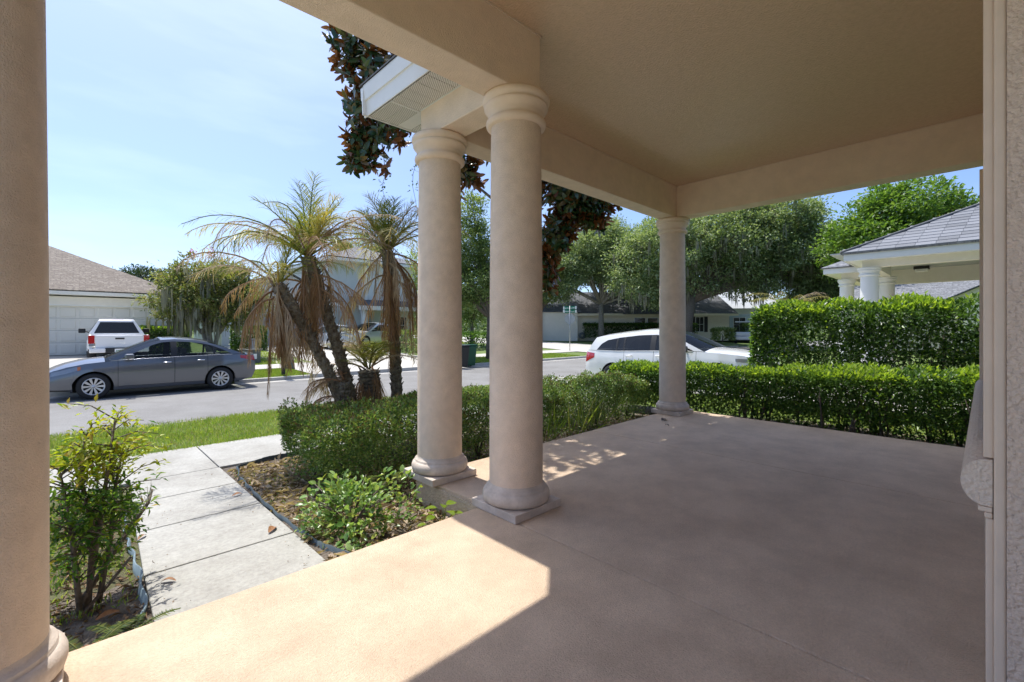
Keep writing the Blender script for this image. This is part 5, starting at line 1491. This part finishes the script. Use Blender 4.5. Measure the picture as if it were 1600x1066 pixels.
def palm(label, base, top, fr, r0, r1, seed, bend=0.0, group='date palms in the bed'):
    root = empty('date_palm', base, 0, label, 'palm tree', group)
    b, t = Vector((0, 0, 0)), Vector(top) - Vector(base)
    r = random.Random(seed)
    n = 44; pts = []; rad = []
    for i in range(n + 1):
        k = i / n
        p = b.lerp(t, k) + Vector((bend * math.sin(PI * k), 0, 0))
        pts.append(p); rad.append((r0 + (r1 - r0) * k) * (1 + (0.14 if i % 2 else -0.06)) * r.uniform(0.93, 1.07) * (1.25 if k > 0.86 else 1))
    tm = MB(); tm.tube(pts, rad, 12, smooth=False); tr_ = tm.build('trunk', M['palmbark'], root)
    # knobs of old leaf bases
    kb = MB()
    for i in range(int(120 * t.length)):
        k = r.uniform(0.05, 1.0); a = r.uniform(0, 2 * PI); rr = (r0 + (r1 - r0) * k)
        p = b.lerp(t, k) + Vector((bend * math.sin(PI * k), 0, 0)) + Vector((math.cos(a), math.sin(a), 0)) * rr * 0.9
        L = r.uniform(0.02, 0.045) * (1.6 if k > 0.7 else 1)
        kb.tube([p, p + Vector((math.cos(a) * L * .8, math.sin(a) * L * .8, L))], [0.014, 0.004], 4, smooth=False)
    o = kb.build('leaf_stubs', M['palmbark'], tr_); o['kind'] = 'stuff'
    for k, (az, el, ln, dr, m_, hg) in enumerate(fr):
        frond(root, tuple(t + Vector((math.cos(az) * 0.04, math.sin(az) * 0.04, r.uniform(-0.38, 0.04) if el < 0.36 else r.uniform(0, 0.06)))), az, el, ln, dr, L_[m_], seed * 100 + k, hang=hg)
    return root

def fronds(seed, ngreen, narch, nskirt, ln=1.2, az0=None, skirt_az=None, sk_len=(0.75, 1.15)):
    r = random.Random(seed); out = []
    for k in range(ngreen): out.append((r.uniform(0, 6.28), r.uniform(0.95, 1.5), ln * r.uniform(0.35, 0.75), r.uniform(0.2, 0.9), 'fgreen' if k % 3 else 'fyellow', 0.0))
    for k in range(narch):
        a = k * 2 * PI / narch + r.uniform(-.3, .3)
        out.append((a, r.uniform(0.55, 1.05), ln * r.uniform(0.8, 1.08), r.uniform(1.2, 1.9), r.choice(('fgrey', 'fgrey', 'fyellow', 'fgreen', 'fgreen', 'fbrown')), r.uniform(0.1, 0.5)))
    for k in range(nskirt):
        a = (k * 2 * PI / nskirt if skirt_az is None else skirt_az + r.uniform(-1.2, 1.2)) + r.uniform(-.4, .4)
        out.append((r.uniform(0, 6.28) if skirt_az is None else a, r.uniform(-1.3, 0.1) if k % 5 else r.uniform(0, 0.4), r.uniform(*sk_len) * r.choice((1, 1, 0.7)), r.uniform(1.2, 2.3), r.choice(('fbrown', 'fbrown', 'fbrown', 'fgrey')), r.uniform(0.8, 1.3)))
    return out
AZ_L = math.atan2(0.6912, -0.7226)       # towards the left of the picture
f1 = fronds(1, 14, 18, 24, 1.25, sk_len=(0.8, 1.18))
f1 += [(AZ_L + 0.1, 0.62, 1.32, 1.0, 'fgrey', 0.45), (AZ_L - 0.5, 0.5, 1.3, 1.3, 'fgrey', 0.5), (AZ_L + 0.5, 0.75, 1.25, 1.3, 'fyellow', 0.4), (AZ_L, 0.25, 1.2, 1.1, 'fbrown', 0.6), (AZ_L + 0.25, 0.9, 1.2, 1.6, 'fgrey', 0.4)]
palm('tallest dying date palm with a ragged brown skirt, leaning left over the hedge', (2.56, 5.38, -0.28), (1.88, 5.36, 2.07), f1, 0.072, 0.058, 1, bend=0.05)
palm('shaded date palm stem leaning against the taller one, mostly hanging brown fronds', (2.42, 5.18, -0.28), (1.55, 5.3, 1.72), fronds(2, 2, 7, 20, 1.0, sk_len=(0.6, 0.98)), 0.066, 0.052, 2, bend=0.1)
palm('upright date palm with the heaviest dead skirt, nearest the outer column', (3.06, 5.42, -0.28), (2.90, 5.38, 2.26), fronds(3, 13, 16, 12, 1.1, sk_len=(0.8, 1.2)) + fronds(33, 0, 0, 18, skirt_az=AZ_L + PI, sk_len=(1.1, 1.55)), 0.074, 0.06, 3, bend=0.04)
pf = []
r_ = random.Random(9)
for k in range(20): pf.append((k * 0.9, r_.uniform(0.5, 1.35), r_.uniform(0.42, 0.7), r_.uniform(0.8, 1.6), r_.choice(('fgreen', 'fgreen', 'fyellow', 'fgrey')), 0.05))
for k in range(9): pf.append((k * 0.7, 0.1, r_.uniform(0.35, 0.5), 2.2, 'fbrown', 0.9))
palm('short stumpy palm with a green tuft between the taller palms', (2.70, 5.46, -0.28), (2.68, 5.46, 0.72), pf, 0.10, 0.10, 4)
pf = [(AZ_L + r_.uniform(-1.0, 1.0), r_.uniform(0.1, 0.7), r_.uniform(0.4, 0.6), r_.uniform(1.4, 2.0), 'fgrey' if k % 2 else 'fbrown', 0.4) for k in range(9)]
palm('dead sucker of the palm drooping over the left of the hedge top', (2.30, 5.15, -0.28), (2.22, 5.15, 0.62), pf, 0.05, 0.045, 5)
dp = [(k * 0.62, r_.uniform(0.2, 1.0), r_.uniform(1.7, 2.4), r_.uniform(1.0, 1.7), r_.choice(('fgrey', 'fbrown', 'fyellow')), 0.4) for k in range(22)]
palm('greyish dead palm rising behind the tall hedge, left of the white columns', (22.6, 5.9, gz(6)), (22.6, 5.9, 2.2), dp, 0.16, 0.14, 6, group='palms farther off')

# -- trees
def tree(name, label, base, zb, top, tr, blobs, nclump, per, L, W, lm, seed, rc=0.35, bark='bark', limbs=10, moss=0, group=None, gold=None, lean=(0, 0), forks=1):
    rng = np.random.default_rng(seed); r = random.Random(seed)
    root = empty(name, (base[0], base[1], zb), 0, label, 'tree', group)
    o0 = np.array([base[0], base[1], zb])
    B = np.array(blobs, float); vol = B[:, 3] * B[:, 4] * B[:, 5]; pk = rng.choice(len(B), nclump, p=vol / vol.sum())
    d = rand_dirs(rng, nclump); rad = rng.uniform(0.25, 1.0, nclump) ** 0.45
    C = B[pk, :3] + d * rad[:, None] * B[pk, 3:6]
    C += rng.normal(size=C.shape) * rc * 0.4
    sz = rc * rng.uniform(0.6, 1.4, nclump)
    idx = np.repeat(np.arange(nclump), per)
    g = rng.normal(size=(len(idx), 3)) * np.array([1, 1, 0.62]); 
    P = C[idx] + g * sz[idx][:, None] * 0.6
    out = nrm(P - B[pk[idx], :3]) + nrm(g)
    foliage('crown', rng, P - o0, out, L, W, lm, root, 0.9, 0.2)
    if gold is not None:
        m_, (gx, gy, gz_, gr) = gold
        q = np.array([gx, gy, gz_]) + rng.normal(size=(900, 3)) * gr * 0.5
        foliage('crown', rng, q - o0, rand_dirs(rng, 900), L, W, m_, root)
    t0 = Vector((0, 0, -0.1)); fk = Vector((lean[0], lean[1], top))
    for f in range(forks):
        a = f * 2 * PI / max(1, forks) + 0.4
        sp = Vector((math.cos(a), math.sin(a), 0)) * (0.28 * top if forks > 1 else 0)
        pts = [t0 + sp * 0.1, t0.lerp(fk, 0.4) + sp * 0.4 + Vector((r.uniform(-.05, .05), r.uniform(-.05, .05), 0)) * top * .3, fk + sp]
        MB().tube(pts, [tr * 1.25, tr, tr * 0.75] if forks == 1 else [tr * .8, tr * .65, tr * .5], 9).build('trunk', M[bark], root)
        for k in range(limbs // forks):
            e = Vector(C[r.randrange(nclump)] - o0); m_ = (fk + sp).lerp(e, 0.5) + Vector((0, 0, 0.12 * (e - fk).length))
            MB().tube([fk + sp - Vector((0, 0, tr)), m_, e], [tr * 0.6, tr * 0.38, tr * 0.1], 6).build('limb', M[bark], root)
    if moss:
        V = []; F = []
        for k in range(moss):
            c = Vector(C[r.randrange(nclump)] - o0) + Vector((r.gauss(0, rc * .5), r.gauss(0, rc * .5), -rc * .5)); hl = r.uniform(0.5, 1.6)
            if c.z - hl < top * 0.35: continue
            for s in range(7):
                p = c + Vector((r.gauss(0, .10), r.gauss(0, .10), r.uniform(-.2, .1))); w = r.uniform(0.015, 0.04); a = r.uniform(0, PI)
                wv = Vector((math.cos(a) * w, math.sin(a) * w, 0)); l1 = hl * r.uniform(.5, 1)
                i = len(V)
                V += [p - wv, p + wv, p + wv * .8 + Vector((r.gauss(0, .05), r.gauss(0, .05), -l1 * .5)), p - wv * .8 + Vector((0, 0, -l1 * .5)), p + Vector((0, 0, -l1)), p + Vector((0.01, 0, -l1))]
                F += [(i, i + 1, i + 2, i + 3), (i + 3, i + 2, i + 5, i + 4)]
        o = link('moss', fast_mesh('moss', np.array([tuple(v) for v in V]), np.array(F), L_['moss']), root); o['kind'] = 'stuff'
    return root
# -- magnolia that leans over the porch roof: whorls of big leaves, rust coloured beneath
def magnolia():
    rng = np.random.default_rng(77); r = random.Random(77)
    base = np.array([5.53, 5.14, gz(5.1)])
    root = empty('magnolia', tuple(base), 0, 'magnolia with big dark leaves rusty underneath, arching over the porch eave', 'tree')
    blobs = [((2.98, 5.78, 4.35), (0.52, 0.46, 0.92), 130), ((2.78, 5.95, 3.72), (0.3, 0.28, 0.4), 36), ((2.75, 5.95, 5.1), (0.45, 0.38, 0.5), 46), ((3.7, 5.45, 5.1), (0.8, 0.6, 1.2), 70), ((4.75, 4.95, 5.3), (2.35, 0.95, 1.25), 290), ((4.9, 4.75, 4.3), (1.9, 0.6, 0.6), 90),
             ((5.85, 4.62, 3.62), (0.95, 0.55, 0.66), 330), ((5.6, 4.75, 2.85), (0.36, 0.3, 0.5), 70), ((6.15, 4.5, 3.3), (0.6, 0.4, 0.42), 110), ((5.55, 4.93, 2.35), (0.18, 0.14, 0.55), 40), ((4.0, 5.3, 3.55), (0.55, 0.3, 0.35), 50)]
    leaves = []
    MB().tube([(0, 0, -0.1), (-0.04, 0.02, 1.2), (-0.10, -0.02, 2.6), (-0.3, -0.1, 4.2), (-0.6, -0.15, 5.6)], [0.095, 0.08, 0.072, 0.055, 0.02], 10).build('trunk', M['greybark'], root)
    for (c, rad, nw) in blobs:
        cc = Vector(np.array(c) - base); zh = min(4.6, max(1.5, cc.z - 0.55 * math.hypot(cc.x, cc.y) - 0.3))
        hub = Vector((-0.05 - 0.1 * zh, -0.03 * zh, zh)); md = hub.lerp(cc, 0.55) + Vector((0, 0, 0.12 * (cc - hub).length))
        if c[0] < 3.2: hub = Vector((3.7, 5.45, 5.0)) - Vector(base); md = hub.lerp(cc, 0.5)
        if nw > 24: MB().tube([hub, md, cc], [0.034, 0.024, 0.012], 6).build('limb', M['greybark'], root)
        for k in range(nw):
            d = rand_dirs(rng, 1)[0]; p = np.array(c) + d * rng.uniform(0.35, 1.0) * np.array(rad)
            ax = nrm(d * np.array([1, 1, 0.6]) + rng.normal(size=3) * 0.35 + np.array([0, 0, 0.25]))
            if k % 2 == 0:
                e = Vector(p - base)
                MB().tube([cc, cc.lerp(e, 0.55) + Vector((0, 0, 0.06)), e], [0.011, 0.008, 0.005], 4).build('limb', M['greybark'], root)
            u = nrm(np.cross(ax, [0.3, 0.5, 0.81])); w = np.cross(ax, u)
            nl = r.randint(8, 12); ph = r.uniform(0, 6)
            for q in range(nl):
                a = ph + q * 2.4; op = r.uniform(0.35, 1.8)
                dd = nrm(ax * math.cos(op) + (u * math.cos(a) + w * math.sin(a)) * math.sin(op) + np.array([0, 0, -0.12]))
                L = r.uniform(0.11, 0.17)
                leaves.append((p - ax * r.uniform(0, 0.15) + 0.02 * rng.normal(size=3) - base, dd, ax + 0.35 * rng.normal(size=3), L))
    vis = []
    for i, (p, d, n_, L) in enumerate(leaves):
        q = p + base; D = q[0] * 0.6912 + q[1] * 0.7226; u = 800 + 705.3 * (q[0] * 0.7226 - q[1] * 0.6912) / D; v = 513.7 - 705.3 * (q[2] - 1.25) / D
        if (515 < u < 655 and 40 < v < 300) or (715 < u < 775 and 235 < v < 340) or (845 < u < 980 and v > 275): vis.append((D / L, i))
    vis = [i for _, i in sorted(vis)][:300]; vs = set(vis)
    lm = unit_leaf('leaf', L_['magnolia'], 0.16, 0.14, 0.40, 8)
    for i in vis: place_leaf(lm, 'leaf', root, *leaves[i])
    unit = np.array([v.co[:] for v in lm.vertices]); fc_ = np.array([list(p.vertices) for p in lm.polygons])
    V = []; F = []
    for i, (p, d, n_, L) in enumerate(leaves):
        if i in vs: continue
        d = nrm(np.array(d)); uu = nrm(np.cross(d, n_)); ww = np.cross(uu, d)
        F.append(fc_ + len(V) * len(unit)); V.append(p + L * (unit[:, :1] * uu + unit[:, 1:2] * d + unit[:, 2:] * ww))
    o = link('foliage', fast_mesh('foliage', np.concatenate(V), np.concatenate(F), L_['magnolia'], True), root); o['kind'] = 'stuff'
    # a vine with small leaves hanging off the left side
    vn = MB(); P_ = []
    for (x, y, z0, z1) in ((2.98, 5.6, 3.6, 2.75), (3.35, 5.45, 3.9, 2.7), (3.42, 5.4, 3.8, 2.9)):
        pts = [(x + 0.04 * math.sin(k * 1.3), y, z0 + (z1 - z0) * k / 7) for k in range(8)]
        vn.tube([Vector(p) - Vector(base) for p in pts], 0.003, 4)
        for k in range(40): t = rng.uniform(); P_.append((x + 0.04 * math.sin(t * 9) + rng.normal() * .04, y + rng.normal() * .03, z0 + (z1 - z0) * t))
    v_ = vn.build('vine', M['bark'], root); v_['kind'] = 'stuff'
    P_ = np.array(P_); foliage('vine_leaves', rng, P_ - base, rand_dirs(rng, len(P_)), 0.045, 0.03, L_['oak2'], root)
magnolia()

tree('crape_myrtle', 'bushy crape myrtle with two pink blooms and grey moss, between garage house and palms', (4.45, 25.0), gz(25), 1.3, 0.16,
     [(4.3, 24.9, 3.4, 1.75, 1.6, 1.25), (4.9, 24.3, 2.3, 1.5, 1.3, 0.8), (3.3, 25.6, 2.6, 1.1, 1.0, 0.9), (5.6, 23.7, 2.5, 0.9, 0.8, 0.8)], 260, 95, 0.15, 0.075, L_['myrtle'], 31, rc=0.34, bark='greybark', limbs=20, moss=110, forks=5)
myr = [o for o in bpy.data.objects if o.name == 'crape_myrtle'][0]
for (u_, z_) in ((-0.75, 4.72), (0.15, 4.75)):
    c = np.array([4.3 + u_ * 0.72, 24.9 - u_ * 0.69, z_ - gz(25)]) - np.array([4.45, 25.0, 0])
    P = c + rng.normal(size=(60, 3)) * np.array([0.09, 0.09, 0.12]); o = foliage('blossom', rng, P, rand_dirs(rng, 60), 0.1, 0.08, L_['flower'], myr)
tree('street_tree', 'slender upright street tree showing between the double columns', (15.75, 18.2), gz(18.2), 2.4, 0.17,
     [(14.9, 19.0, 3.6, 1.9, 1.9, 1.2), (14.9, 19.0, 5.3, 1.6, 1.6, 1.6), (15.0, 18.8, 7.2, 0.8, 0.8, 1.5), (13.3, 20.4, 4.2, 1.1, 1.1, 1.1)], 330, 90, 0.15, 0.075, L_['oak2'], 32, rc=0.38, bark='bark', limbs=18, moss=0)
tree('street_tree', 'rounded green tree behind the two storey house, right of the upright palm', (18.6, 41.0), 0.2, 2.6, 0.2,
     [(19.0, 40.5, 6.2, 3.2, 3.2, 3.6), (22.5, 40.0, 5, 2.5, 2.5, 2.8)], 220, 80, 0.26, 0.13, L_['oak2'], 33, rc=0.6, limbs=10)
tree('street_tree', 'small tree deep down the lawn, seen low between the double columns', (21.6, 27.0), gz(27), 1.9, 0.15,
     [(21.6, 27.0, 3.3, 1.8, 1.8, 1.3)], 110, 80, 0.2, 0.1, L_['oak'], 34, rc=0.42, limbs=8)
tree('oak_tree', 'leafy oak with a bare pale trunk on the lawn of the beige bungalow', (36.75, 25.8), 0.3, 3.6, 0.27,
     [(36.6, 25.7, 8.2, 3.6, 3.6, 2.6), (34.0, 28.2, 7.0, 2.4, 2.4, 2.6), (39.2, 23.2, 6.6, 3.0, 3.0, 2.4), (36.9, 25.6, 10.4, 2.4, 2.4, 1.8), (40.2, 22.0, 4.2, 1.3, 1.3, 1.7), (38.6, 23.6, 8.4, 2.4, 2.4, 2.2), (33.6, 28.6, 4.9, 1.6, 1.6, 1.2)], 640, 105, 0.24, 0.12, L_['oak'], 35, rc=0.6, bark='greybark', limbs=22)
tree('oak_tree', 'huge mossy live oak with a leaning thick trunk, right behind the corner column', (36.75, 17.5), 0.25, 4.0, 0.55,
     [(36.2, 18.0, 8.2, 3.6, 3.6, 3.0), (39.9, 14.4, 8.6, 4.4, 4.4, 3.2), (42.6, 10.2, 7.6, 4.2, 4.2, 2.8), (34.0, 20.6, 6.4, 2.4, 2.4, 2.3), (41.5, 11.5, 10.3, 3.0, 3.0, 1.8), (45.0, 7.6, 6.2, 3.0, 3.0, 2.6), (43.6, 9.2, 4.6, 2.6, 2.6, 1.6), (40.8, 13.2, 5.2, 2.4, 2.4, 1.2), (37.4, 16.6, 5.4, 2.4, 2.4, 1.3), (35.0, 19.4, 4.6, 1.8, 1.8, 1.3)], 1050, 100, 0.25, 0.125, L_['oak'], 36, rc=0.68, bark='bark', limbs=20, moss=620, lean=(0.5, -0.5))
tree('broadleaf_tree', 'fresh green tree rising behind the white porch roof with a golden patch', (39.2, 4.2), 0.3, 3.5, 0.25,
     [(39.2, 3.4, 8.6, 3.0, 3.0, 1.9), (38.0, 5.4, 6.6, 2.6, 2.6, 2.2), (40.5, 1.6, 7.4, 2.6, 2.6, 1.9), (39.0, 4.0, 10.0, 1.6, 1.6, 1.1)], 330, 80, 0.27, 0.15, L_['bright'], 37, rc=0.58, limbs=18, gold=(L_['gold'], (38.6, 2.6, 6.5, 1.7)))
tree('oak_tree', 'darker oak filling the gap between the mossy oak and the fresh green tree', (47.0, 9.0), 0.3, 3.2, 0.3,
     [(46.5, 8.6, 6.4, 4.2, 4.2, 3.0), (50.5, 5.0, 5.6, 4.0, 4.0, 2.8)], 300, 90, 0.3, 0.15, L_['oak'], 38, rc=0.75, limbs=12, moss=60)
tree('oak_tree', 'roadside oak over the side street, half behind the magnolia trunk', (33.5, 31.0), 0.05, 3.2, 0.25,
     [(33.2, 31.3, 6.4, 3.4, 3.4, 2.6), (36.5, 30.5, 7.4, 2.6, 2.6, 2.2), (31.4, 33.4, 5.4, 2.4, 2.4, 2.0)], 300, 90, 0.25, 0.125, L_['oak2'], 39, rc=0.6, limbs=14)
tree('oak_tree', 'tall oak whose crown closes the canopy between the bungalow oak and the mossy oak', (45.5, 23.5), 0.3, 4.0, 0.35,
     [(45.5, 23.5, 9.0, 4.4, 4.4, 3.6), (50.0, 17.5, 8.6, 4.0, 4.0, 3.4), (42.5, 28.5, 8.5, 3.6, 3.6, 3.0)], 420, 90, 0.3, 0.15, L_['oak2'], 41, rc=0.75, limbs=10, moss=60)
for k, (x, y, zc, rr) in enumerate(((7.4, 96.0, 10.0, 2.6), (4.4, 97.0, 9.0, 2.2), (11.2, 95.0, 9.2, 2.4))):
    tree('pine_tree', ('tallest', 'leftmost', 'rightmost')[k] + ' of the far pine tops peeking over the brown hip roof', (x, y), 0.4, 8.0, 0.2, [(x, y, zc, rr, rr, rr * 0.6)], 40, 60, 0.45, 0.2, L_['pine'], 50 + k, rc=0.7, limbs=8, group='far pines')
# far woods behind the streets
def woods():
    rng = np.random.default_rng(5)
    P = []
    for k in range(330):
        a = rng.uniform(math.radians(-4), math.radians(88)); dist = rng.uniform(95, 150)
        c = np.array([dist * math.cos(a), dist * math.sin(a), 0.5]); h_ = rng.uniform(3.0, 7.5) * (1.25 if a < 0.8 else 0.9); w = rng.uniform(2.5, 5)
        P.append(c + rand_dirs(rng, 170) * rng.uniform(0.3, 1, (170, 1)) ** 0.5 * np.array([w, w, h_ / 2]) + np.array([0, 0, h_ / 2]))
    P = np.concatenate(P)
    o = foliage('far_woods', rng, P, rand_dirs(rng, len(P)) + np.array([0, 0, .4]), 0.9, 0.5, L_['woods'], None)
    tag(o, 'low band of far woods behind the houses', 'woods', kind='stuff')
woods()
# shrubs and clipped hedges of the far gardens
def far_hedge(name, label, c, ang_, ln, dp, h_, seed, m='hedge', L=0.2):
    rng = np.random.default_rng(seed); n = int(ln * h_ * 260)
    P = np.stack([rng.uniform(-ln / 2, ln / 2, n), rng.choice([-1, 1], n) * dp / 2 * rng.uniform(.6, 1, n), rng.uniform(0, h_, n)], 1)
    t = np.stack([rng.uniform(-ln / 2, ln / 2, n), rng.uniform(-dp / 2, dp / 2, n), h_ + rng.normal(size=n) * .05], 1)
    root = empty(name, c, ang_, label, 'hedge' if 'hedge' in name else 'shrub')
    Q = np.concatenate([P, t]); foliage('foliage', rng, Q, Q * np.array([.2, 1, .3]) + np.array([0, 0, .3]), L, L * .5, L_[m], root)
    MB().tube([(0, 0, -0.1), (0, 0, h_ * 0.6)], [0.06, 0.02], 6).build('stem', M['bark'], root)
far_hedge('clipped_hedge', 'long dark clipped hedge in front of the beige bungalow', (41.5, 24.4, 0.3), ang, 11.5, 1.0, 1.35, 61)
far_hedge('shrub', 'clipped shrub left of the cottage door, next to the porch post', (50.6, 22.6, 0.35), ang2, 2.4, 1.0, 1.3, 62)
far_hedge('shrub', 'small round shrub right of the cottage door', (54.2, 18.2, 0.35), ang2, 1.6, 1.0, 1.3, 63)
far_hedge('shrub', 'low shrub behind the wheelie bins on the far lawn', (14.2, 20.9, gz(21)), 0.2, 3.0, 1.4, 0.8, 64, 'box')
far_hedge('shrub', 'bushy shrub by the far driveway under the dead palm skirt', (14.3, 24.2, gz(24)), 0.3, 2.4, 1.6, 1.1, 65, 'oak2')
far_hedge('shrub', 'round dark shrub beyond the bins, under the small tree', (19.6, 24.2, gz(24)), 0.3, 2.6, 1.8, 1.0, 66, 'hedge')
far_hedge('shrub', 'scruffy shrub between cottage and tall hedge, next to the golf cart', (38.3, 14.9, 0.25), 0.6, 3.2, 1.2, 0.9, 67, 'oak2')
wl_ = empty('hose_reel', (37.0, 28.3, 0.55), ang, 'round hose reel on the pale side wall of the bungalow', 'hose reel')
q = MB(); q.lathe([(0.12, -0.08), (0.34, -0.1), (0.34, 0.1), (0.12, 0.08)], n=18, axis='y'); q.build('reel', M['utility'], wl_)

# -- grass, weeds, litter
def blades(name, label, area, n, h_, seed, m='grass', w=0.006, zoff=0.0, cond=None, cat='grass'):
    rng = np.random.default_rng(seed)
    x = rng.uniform(area[0], area[1], n); y = rng.uniform(area[2], area[3], n)
    if cond is not None:
        k = cond(x, y, rng); x, y = x[k], y[k]
    n = len(x)
    z = np.interp(y, YS, ZS) + zoff
    P = np.stack([x, y, z], 1); D = nrm(rng.normal(size=(n, 3)) * 0.45 + np.array([0, 0, 1]))
    V, F = leaf_arrays(rng, P, D, rand_dirs(rng, n), h_ * rng.uniform(.5, 1.3, n), w, 0.15, 0.05)
    o = link(name, fast_mesh(name, V, F, L_[m])); tag(o, label, cat, kind='stuff')
blades('verge_grass', 'bright grass strip between pavement and street', (-1.5, 9.0, 7.0, 9.9), 70000, 0.075, 71, w=0.007, cond=lambda x, y, r: np.sin(x * 2.1 + np.sin(y * 3)) * np.sin(y * 2.3 + x) + r.normal(size=len(x)) * 0.8 > -0.55)
blades('verge_grass', 'dry straw coloured blades in the grass strip along the street', (-1.5, 9.0, 7.0, 9.9), 14000, 0.06, 70, m='fgrey', w=0.006)
blades('verge_grass', 'rough grass edge that hangs over the pavement', (-1.5, 9.0, 7.0, 7.12), 3500, 0.09, 72, w=0.007)
blades('lawn_grass', 'grass strip across the street around the mailbox', (3.5, 6.0, 16.95, 19.25), 14000, 0.07, 73, w=0.012)
blades('lawn_grass', 'grass of the lawn behind the utility box', (3.5, 7.5, 20.75, 28.0), 16000, 0.08, 74, w=0.02)
blades('lawn_grass', 'grass on the far side behind the bins', (13.5, 22.0, 16.95, 19.25), 14000, 0.08, 75, w=0.018)
blades('lawn_grass', 'grass around the low hedge beyond the porch end', (7.9, 10.1, -3, 6), 14000, 0.08, 76, w=0.01)
patch = lambda x, y, r: (np.sin(x * 9 + 1) * np.sin(y * 7) + r.normal(size=len(x)) * .5) > 0.0
blades('weedy_grass', 'thin weeds under the nandina beside the walkway', (-0.8, 0.22, 3.1, 5.7), 7000, 0.045, 77, w=0.008, zoff=0.014, cond=patch)
blades('weedy_grass', 'tufts of weed along the dark edging', (1.14, 1.5, 2.6, 5.4), 700, 0.05, 78, w=0.006, zoff=0.006, cond=patch)
blades('tall_weeds', 'tall thin green weeds growing up through the hedge front right of the columns', (4.0, 5.1, 3.55, 3.75), 45, 0.55, 79, w=0.012, zoff=0.12)
def litter(name, label, area, n, seed, m='litter', L=0.04, cond=None, lift=0.0):
    rng = np.random.default_rng(seed); x = rng.uniform(area[0], area[1], n); y = rng.uniform(area[2], area[3], n)
    if cond is not None: k = cond(x, y, rng); x, y = x[k], y[k]
    n = len(x); P = np.stack([x, y, np.interp(y, YS, ZS) + lift + rng.uniform(0.018, 0.036, n)], 1)
    D = rng.normal(size=(n, 3)) * np.array([1, 1, .25]); V, F = leaf_arrays(rng, P, D, rng.normal(size=(n, 3)) * .4 + np.array([0, 0, 1]), L * rng.uniform(.4, 1.6, n), L * .4 * rng.uniform(.4, 1.2, n), .25, .3)
    o = link(name, fast_mesh(name, V, F, L_[m])); tag(o, label, 'leaf litter', kind='stuff')
litter('leaf_litter', 'dry leaf litter on the mulch bed under the hedge', (1.15, 7.0, 2.5, 5.6), 9000, 81)
litter('leaf_litter', 'dry leaves under the nandina and fern', (-0.8, 0.25, 2.5, 5.5), 2600, 82)
litter('leaf_litter', 'dry leaves under the low hedge', (6.8, 8.0, -3, 2.2), 1800, 83)
litter('pine_straw', 'thin straw and twigs on the mulch bed', (1.15, 2.6, 2.6, 5.6), 2500, 84, 'fgrey', 0.09)
litter('leaf_litter', 'tiny dark crumbs scattered on the walkway edges', (0.28, 1.09, 2.6, 5.7), 260, 85, 'litter', 0.014, lift=0.02, cond=lambda x, y, r: np.abs(x - 0.69) > r.uniform(0.1, .42, len(x)))
for k, (x, y, rz_) in enumerate(((0.10, 3.02, 0.4), (0.02, 3.3, 1.4), (0.16, 2.86, 2.2))):
    dry_leaf(x, y, gz(y) + 0.03, 0.10, rz_, ('rusty leaf on the soil between nandina and blue edging', 'large rusty leaf right under the nandina stems', 'pale rusty leaf beside the fern at the blue edging end')[k], 'dry', 0.3)
